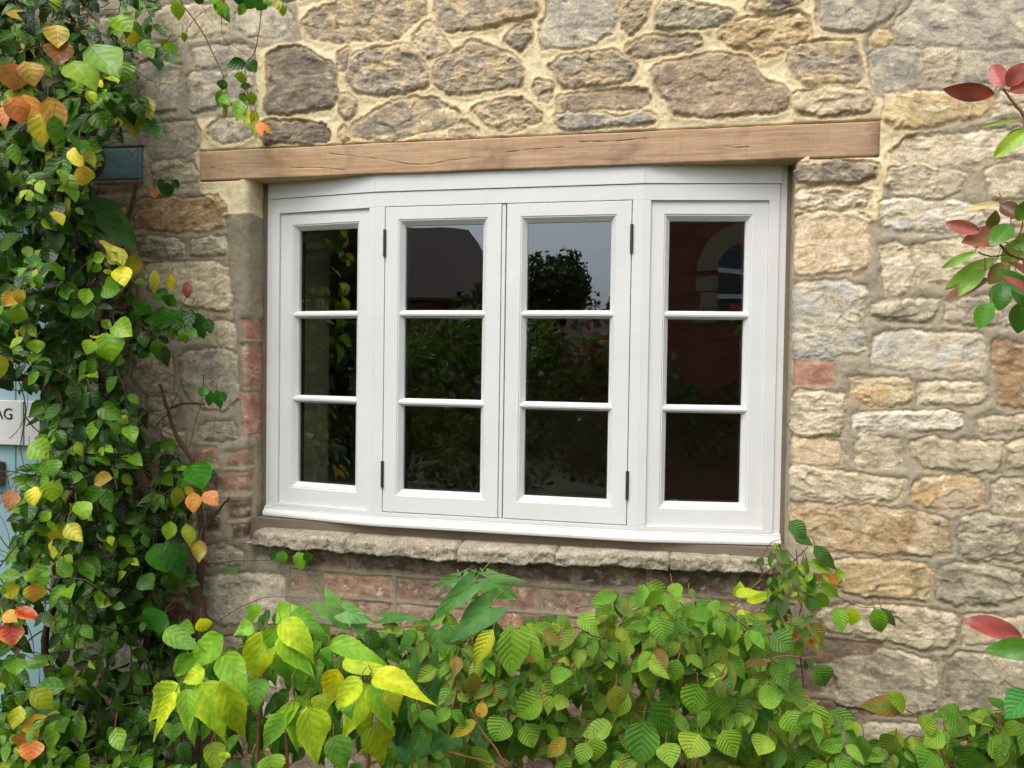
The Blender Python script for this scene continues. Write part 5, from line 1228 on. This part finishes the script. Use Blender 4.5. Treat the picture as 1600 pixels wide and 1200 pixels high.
# ---- viburnum-like shrub along the foot of the wall -----------------------
def shrub(name, label, region, Yr, n_shoots, heroes, cols, seed, origin, yh, size=(.034, .074), wr=(.46, .66), kind='vib', lm=None, twig=None, stems=(), nu=8):
    rs = np.random.RandomState(seed); e = empty(name, tuple(origin*np.array([1, 1, 0]))); tag(e, label, 'shrub'); Lv = Leaves(); St = MB()
    xs_ = [p[0] for p in region]; ys_ = [p[1] for p in region]
    for k in range(n_shoots):
        x, y = rs.uniform(min(xs_), max(xs_)), rs.uniform(min(ys_), max(ys_))
        if not in_poly(x, y, region): continue
        Y = -rs.uniform(*Yr); P = at(x, y, Y); d = unit(np.array([rs.normal(0, .6), -abs(rs.normal(0, .4))-.1, rs.normal(.15, .55)])); pts = [P.copy()]
        n = rs.randint(3, 7); front = (-Y-Yr[0])/(Yr[1]-Yr[0])
        for i in range(n):
            d = unit(d+rs.normal(0, .2, 3)); P = P+d*rs.uniform(.022, .034); px, py = proj(P)
            if not in_poly(px, py, region) or P[1] > -.03: break
            pts.append(P.copy())
            for sgn in (-1, 1):
                sv = unit(np.cross(d, [0, -1, .2])+rs.normal(0, .2, 3))*sgn
                D = unit(sv*.6+np.array([0, -.35, -.75])+rs.normal(0, .25, 3)); Nn = unit(np.array([.1, -1, .65])+rs.normal(0, .3, 3)); L = rs.uniform(*size)*(1-.3*i/n)
                ci = cols[min(len(cols)-1, int(abs(rs.normal(0, .45))*len(cols)*.8))] if front > .35 else cols[rs.randint(0, 3)]
                cc = c_(ci, rs, .14); ee = c_((150, 110, 60), rs, .1) if rs.rand() < .32 else cc*1.05
                Lv.add(P+D*.003, D, Nn, L, L*rs.uniform(*wr), cc, ee, rs.uniform(.05, .45), rs.uniform(.1, .35), None, 0, rs.uniform(-.4, .4))
        if len(pts) > 1: St.tube(pts, .0012, 5, False)
    for h in heroes: hero(Lv, St, h, yh-rs.uniform(0, .06), rs, bend=rs.uniform(.05, .35), fold=rs.uniform(.1, .3), tilt=.22, petiole=.07)
    for P_, r, Y in stems: pxtube(St, P_, r, Y, 6, .0006, rs)
    link_mesh('foliage', Lv.mesh('foliage', kind, nu, 3, .05 if nu > 20 else 0, 14, .03, seed), lm or LM_VIB, e); St.build('stem', twig or M_TWIG_RED, e, smooth=True); return e
vg, vl, vd, vb, vo = (106, 150, 62), (142, 174, 74), (78, 124, 52), (158, 122, 76), (204, 158, 84)
vm = (124, 164, 68)
HV = [(797,977,803,1062,48,vm),(771,983,736,1042,27,(188,196,60),ol),(812,975,859,1048,22,vm),(713,1025,712,1056,20,vb),(706,1055,711,1121,29,(150,140,72),vb),(740,1049,737,1101,23,(120,130,56),vb),(962,1070,965,1120,31,(140,160,76),vb),(975,1078,962,1126,30,vl),(847,1088,802,1122,36,vg),(1005,1125,1000,1202,49,vd),(1015,1095,1054,1162,36,vd),
 (1090,1066,1078,1121,37,vg),(1128,1072,1120,1128,37,vg),(1165,1090,1153,1147,38,vg),(1030,965,1036,1004,37,vg),(1118,960,1074,962,22,vg),(927,1150,932,1196,31,vl),(958,1135,908,1148,28,vl),(1090,1145,1075,1185,46,vl),(884,1152,850,1187,20,vo,vl),(745,1127,701,1152,17,ol,vo),(752,1122,753,1094,17,vo),(905,1008,905,1046,22,vl,vb),
 (1148,930,1190,922,16,(176,196,50)),(1110,940,1122,955,20,vm),(1050,912,1062,932,18,vm),(1075,925,1092,930,12,vm),(930,1010,936,1035,18,vl,vb),(950,1015,955,1045,24,vl),(980,1000,975,1030,26,vm),(860,1060,890,1050,22,vm),(880,1085,870,1110,22,vl),(1000,1040,1030,1075,30,vm),(1060,1030,1050,1068,24,vg),(1175,1080,1165,1062,30,vg),(1200,1150,1185,1180,34,vl),(1230,1110,1250,1150,36,vm),
 (1268,1098,1276,1152,38,vl),(1262,1120,1285,1180,40,vl),(1205,990,1241,1016,36,vd),(1185,1095,1226,1080,30,vm),(915,1160,905,1195,26,vg),(820,1130,835,1170,34,vm),(790,1120,770,1160,40,vg),(870,1190,885,1215,36,vm),(760,1170,745,1200,36,vm),(1130,1140,1150,1185,36,vm),(1040,1160,1050,1200,34,vm),(950,1160,960,1200,36,vd),(1165,962,1158,978,16,vm),(905,960,935,985,26,vm),(850,985,880,1010,24,(150,140,70),vb),(880,985,884,1010,16,vb),(990,930,975,950,20,(110,140,60))]
SHR = [(470,1000),(560,985),(640,975),(700,950),(760,960),(850,962),(930,950),(1000,905),(1075,935),(1190,965),(1190,1010),(1250,1075),(1330,1120),(1400,1160),(1420,1240),(640,1240),(600,1110)]
shrub('ribbed_leaf_shrub', 'spreading shrub with ribbed green and bronze leaves across the bottom below the sill', SHR, (.14, .46), 400, HV, [vg, vd, vm, vl, vb], 51, at(980, 1190, -.3), -.48,
   stems=[([(1000,1240),(1010,1100),(1000,1000),(1010,930),(1020,905)], [.006,.005,.004,.003,.002], -.2), ([(1000,1000),(960,955),(930,945),(900,950)], .0022, -.22), ([(1060,1240),(1100,1080),(1110,1000),(1150,945),(1190,905)], [.005,.004,.003,.002,.0015], -.2),
     ([(860,1240),(880,1100),(860,1000),(840,960)], [.005,.004,.003,.002], -.25), ([(700,1175),(760,1190),(795,1205)], .0022, -.5), ([(735,1108),(752,1140),(775,1170),(792,1200)], [.0012,.002,.0022,.0025], -.53), ([(1190,1034),(1225,1025),(1262,1028),(1300,1020)], [.0016,.0014,.0012,.0008], -.25), ([(1180,1080),(1230,1094),(1280,1088),(1330,1100)], [.0014,.0012,.001,.0008], -.2)])
# ---- sprig over the sill's right-hand end ----------------------------------
gv, gd2 = (118, 158, 62), (74, 112, 62)
HR = [(1262,878,1306,892,18,gv),(1316,910,1270,897,14,(196,110,70),(170,120,60)),(1279,913,1257,929,19,gv),(1282,912,1316,935,17,(128,170,60)),(1292,928,1272,951,21,(128,170,60)),(1308,950,1315,988,23,(130,168,64)),(1335,950,1330,979,21,(176,196,44)),(1366,950,1385,994,23,(112,158,60)),(1376,950,1403,981,14,gd2),(1272,852,1308,892,20,gd2),(1232,905,1249,903,18,(116,146,92)),(1225,930,1222,967,18,(120,146,120)),
 (1233,815,1262,842,24,gd2),(1240,838,1272,850,18,gd2),(1166,940,1208,926,17,(182,206,44)),(1155,934,1157,911,18,(168,200,60)),(1216,938,1187,977,19,(96,146,70)),(1262,990,1282,1020,20,(196,104,70),(130,140,60)),(1246,985,1232,1000,24,(196,112,74),(140,150,70)),(1250,1000,1244,1033,14,(120,160,64)),(1275,1040,1296,1077,30,(90,134,56)),(1255,965,1240,985,20,(110,140,80)),(1265,975,1290,1005,24,(118,142,64),(190,110,80)),
 (1215,862,1236,880,18,(110,136,92)),(1228,880,1222,905,14,(124,148,112)),(1185,885,1192,870,12,(90,110,70)),(1255,870,1262,910,10,(116,146,84)),(1255,925,1250,945,14,(190,150,90)),(1305,900,1318,895,16,(130,170,80)),(1240,1030,1215,1050,26,(90,136,66)),(1150,960,1170,956,10,(176,196,60)),(1140,950,1148,945,9,(170,180,60)),(1264,930,1270,960,18,gd2),(1195,1010,1215,1030,20,(88,130,60))]
shrub('arching_sprig', 'thin twiggy shoots with small green and red leaves over the stone sill\'s right end', [(1200,850),(1260,840),(1290,900),(1270,1060),(1190,1040),(1200,960)], (.06, .16), 26, HR, [gv, gd2, (96,140,66)], 52, at(1230, 1190, -.14), -.12, (.022, .036), (.45, .6), 'vib',
   twig=M_TWIG, stems=[([(1240,1240),(1255,1100),(1250,1020),(1245,985),(1225,930),(1210,890),(1190,880)], [.004,.003,.002,.0016,.0014,.0012,.0010], -.11), ([(1165,940),(1185,905),(1205,890),(1235,880),(1262,855)], [.0012,.0012,.0014,.0013,.001], -.11), ([(1180,888),(1192,868),(1205,848),(1225,842)], .001, -.11),
     ([(1240,1000),(1252,950),(1262,912),(1290,924),(1320,938),(1345,948),(1378,950)], [.0016,.0015,.0014,.0013,.0012,.001,.0008], -.12), ([(1230,860),(1250,885),(1262,912)], .001, -.11), ([(1262,890),(1258,862)], .0008, -.11), ([(1187,882),(1192,900),(1196,918)], .0014, -.10)])
# ---- shoots at the bottom right -------------------------------------------
HQ = [(1412,1107,1345,1099,26,(120,124,48),(150,84,50)),(1415,1106,1384,1080,17,(150,170,60)),(1500,1130,1470,1110,28,vg),(1475,1145,1440,1165,28,vm),(1560,1130,1530,1170,34,vd),(1440,1140,1462,1120,20,vl),(1610,1080,1572,1122,34,(80,150,80)),(1612,1120,1570,1140,28,(130,180,50)),(1545,1150,1590,1190,34,vm),(1460,1170,1440,1205,36,vg),(1520,1165,1510,1205,40,vd),(1400,1150,1380,1180,28,(110,130,56)),(1350,1150,1330,1190,30,vg)]
shrub('low_leafy_shoots', 'low green leafy shoots in the bottom right corner in front of the stones', [(1390,1150),(1450,1120),(1520,1110),(1640,1090),(1640,1240),(1380,1240)], (.12, .42), 105, HQ, [vg, vd, vm, vl, vb], 53, at(1520, 1190, -.3), -.40,
   stems=[([(1480,1240),(1470,1170),(1440,1125),(1412,1107)], [.003,.0024,.002,.0016], -.36), ([(1560,1240),(1556,1170),(1553,1120)], .002, -.36), ([(1380,1165),(1420,1180),(1450,1190)], .002, -.3)])

# ---- photinia reaching in from the right ------------------------------------
rs = np.random.RandomState(61)
pho = empty('photinia_bush', tuple(at(1720, 900, -.75)*np.array([1, 1, 0])))
tag(pho, 'red and green glossy leaves of a bush reaching in at the right edge', 'shrub')
LP, SPm = Leaves(), MB(); r1, r2, rg, pg, pd = (172, 86, 78), (146, 68, 58), (160, 104, 74), (112, 154, 58), (70, 120, 44)
HP = [(1554,146,1481,139,25,r1,r2),(1568,138,1549,97,24,r1),(1574,136,1600,98,28,r1,(206,96,90)),(1576,143,1640,122,26,r1,r2),(1600,186,1530,196,8,(124,146,60)),(1608,203,1554,240,22,(160,186,60)),(1600,200,1568,222,12,(110,140,60)),
 (1576,362,1504,378,30,rg,r1),(1532,362,1480,347,22,(176,96,78)),(1564,318,1505,326,11,(196,190,140)),(1564,317,1590,340,24,(112,74,44)),(1525,394,1472,418,15,(110,152,56)),(1560,402,1480,447,22,(124,164,64),(100,140,50)),(1545,436,1473,464,24,rg,(168,116,76)),(1550,470,1527,512,30,(92,144,56)),(1604,372,1565,416,32,pg),(1545,358,1556,330,16,(130,120,56)),(1590,345,1612,310,24,pg),(1580,385,1630,370,30,pg),
 (1570,440,1560,480,30,pd),(1590,430,1602,480,32,pd),(1600,470,1590,520,32,pd),(1540,420,1500,455,18,pg),(1580,350,1550,380,24,pd),(1598,995,1507,968,31,r2,r1),(1640,1020,1540,1013,32,(76,128,44)),(1600,400,1640,440,36,pd),(1575,410,1545,440,26,(128,128,60),rg)]
for i, h in enumerate(HP):
    h = tuple(h[:4]) + (h[4]*.80,) + tuple(h[5:])
    hero(LP, SPm, h, -.72-.06*(i % 3)*.5, rs, bend=rs.uniform(.02, .22), fold=rs.uniform(.18, .38), tilt=.25, petiole=.12)
for k in range(70):
    x, y = rs.uniform(1612, 1760), rs.uniform(-40, 1100); P = at(x, y, -rs.uniform(.6, .9)); D = unit(np.array([-.7, -.2, rs.normal(0, .6)])); L = rs.uniform(.05, .07)
    if x-L*900 < 1603 and not (300 < y < 500): continue
    LP.add(P, D, unit(np.array([.1, -1, .6])+rs.normal(0, .3, 3)), L, L*.38, c_([pg, pd, r1, pd][rs.randint(4)], rs, .15), None, .15, .25, None, 0, 0.)
for P_, r in (([(1700,1240),(1700,900),(1690,600),(1680,300),(1660,100)], [.012,.011,.009,.007,.005]), ([(1690,520),(1650,440),(1610,410),(1575,395),(1550,362),(1545,355)], [.005,.004,.003,.0025,.002,.0016]), ([(1680,300),(1640,230),(1600,180),(1580,155),(1568,140)], [.005,.004,.003,.002,.0018]), ([(1575,395),(1560,400),(1545,400),(1528,394)], .0012), ([(1590,380),(1598,345),(1592,330),(1566,318)], .0012), ([(1700,1060),(1650,1030),(1598,1000)], .003)):
    pxtube(SPm, P_, r, -.74, 7, .0005, rs)
link_mesh('foliage', LP.mesh('foliage', 'ellip', 12, 3, 0, 1, .04, 9), LM_PHO, pho); SPm.build('stem', M_TWIG_RED, pho, smooth=True)
print('LEAVES', n_leaf)
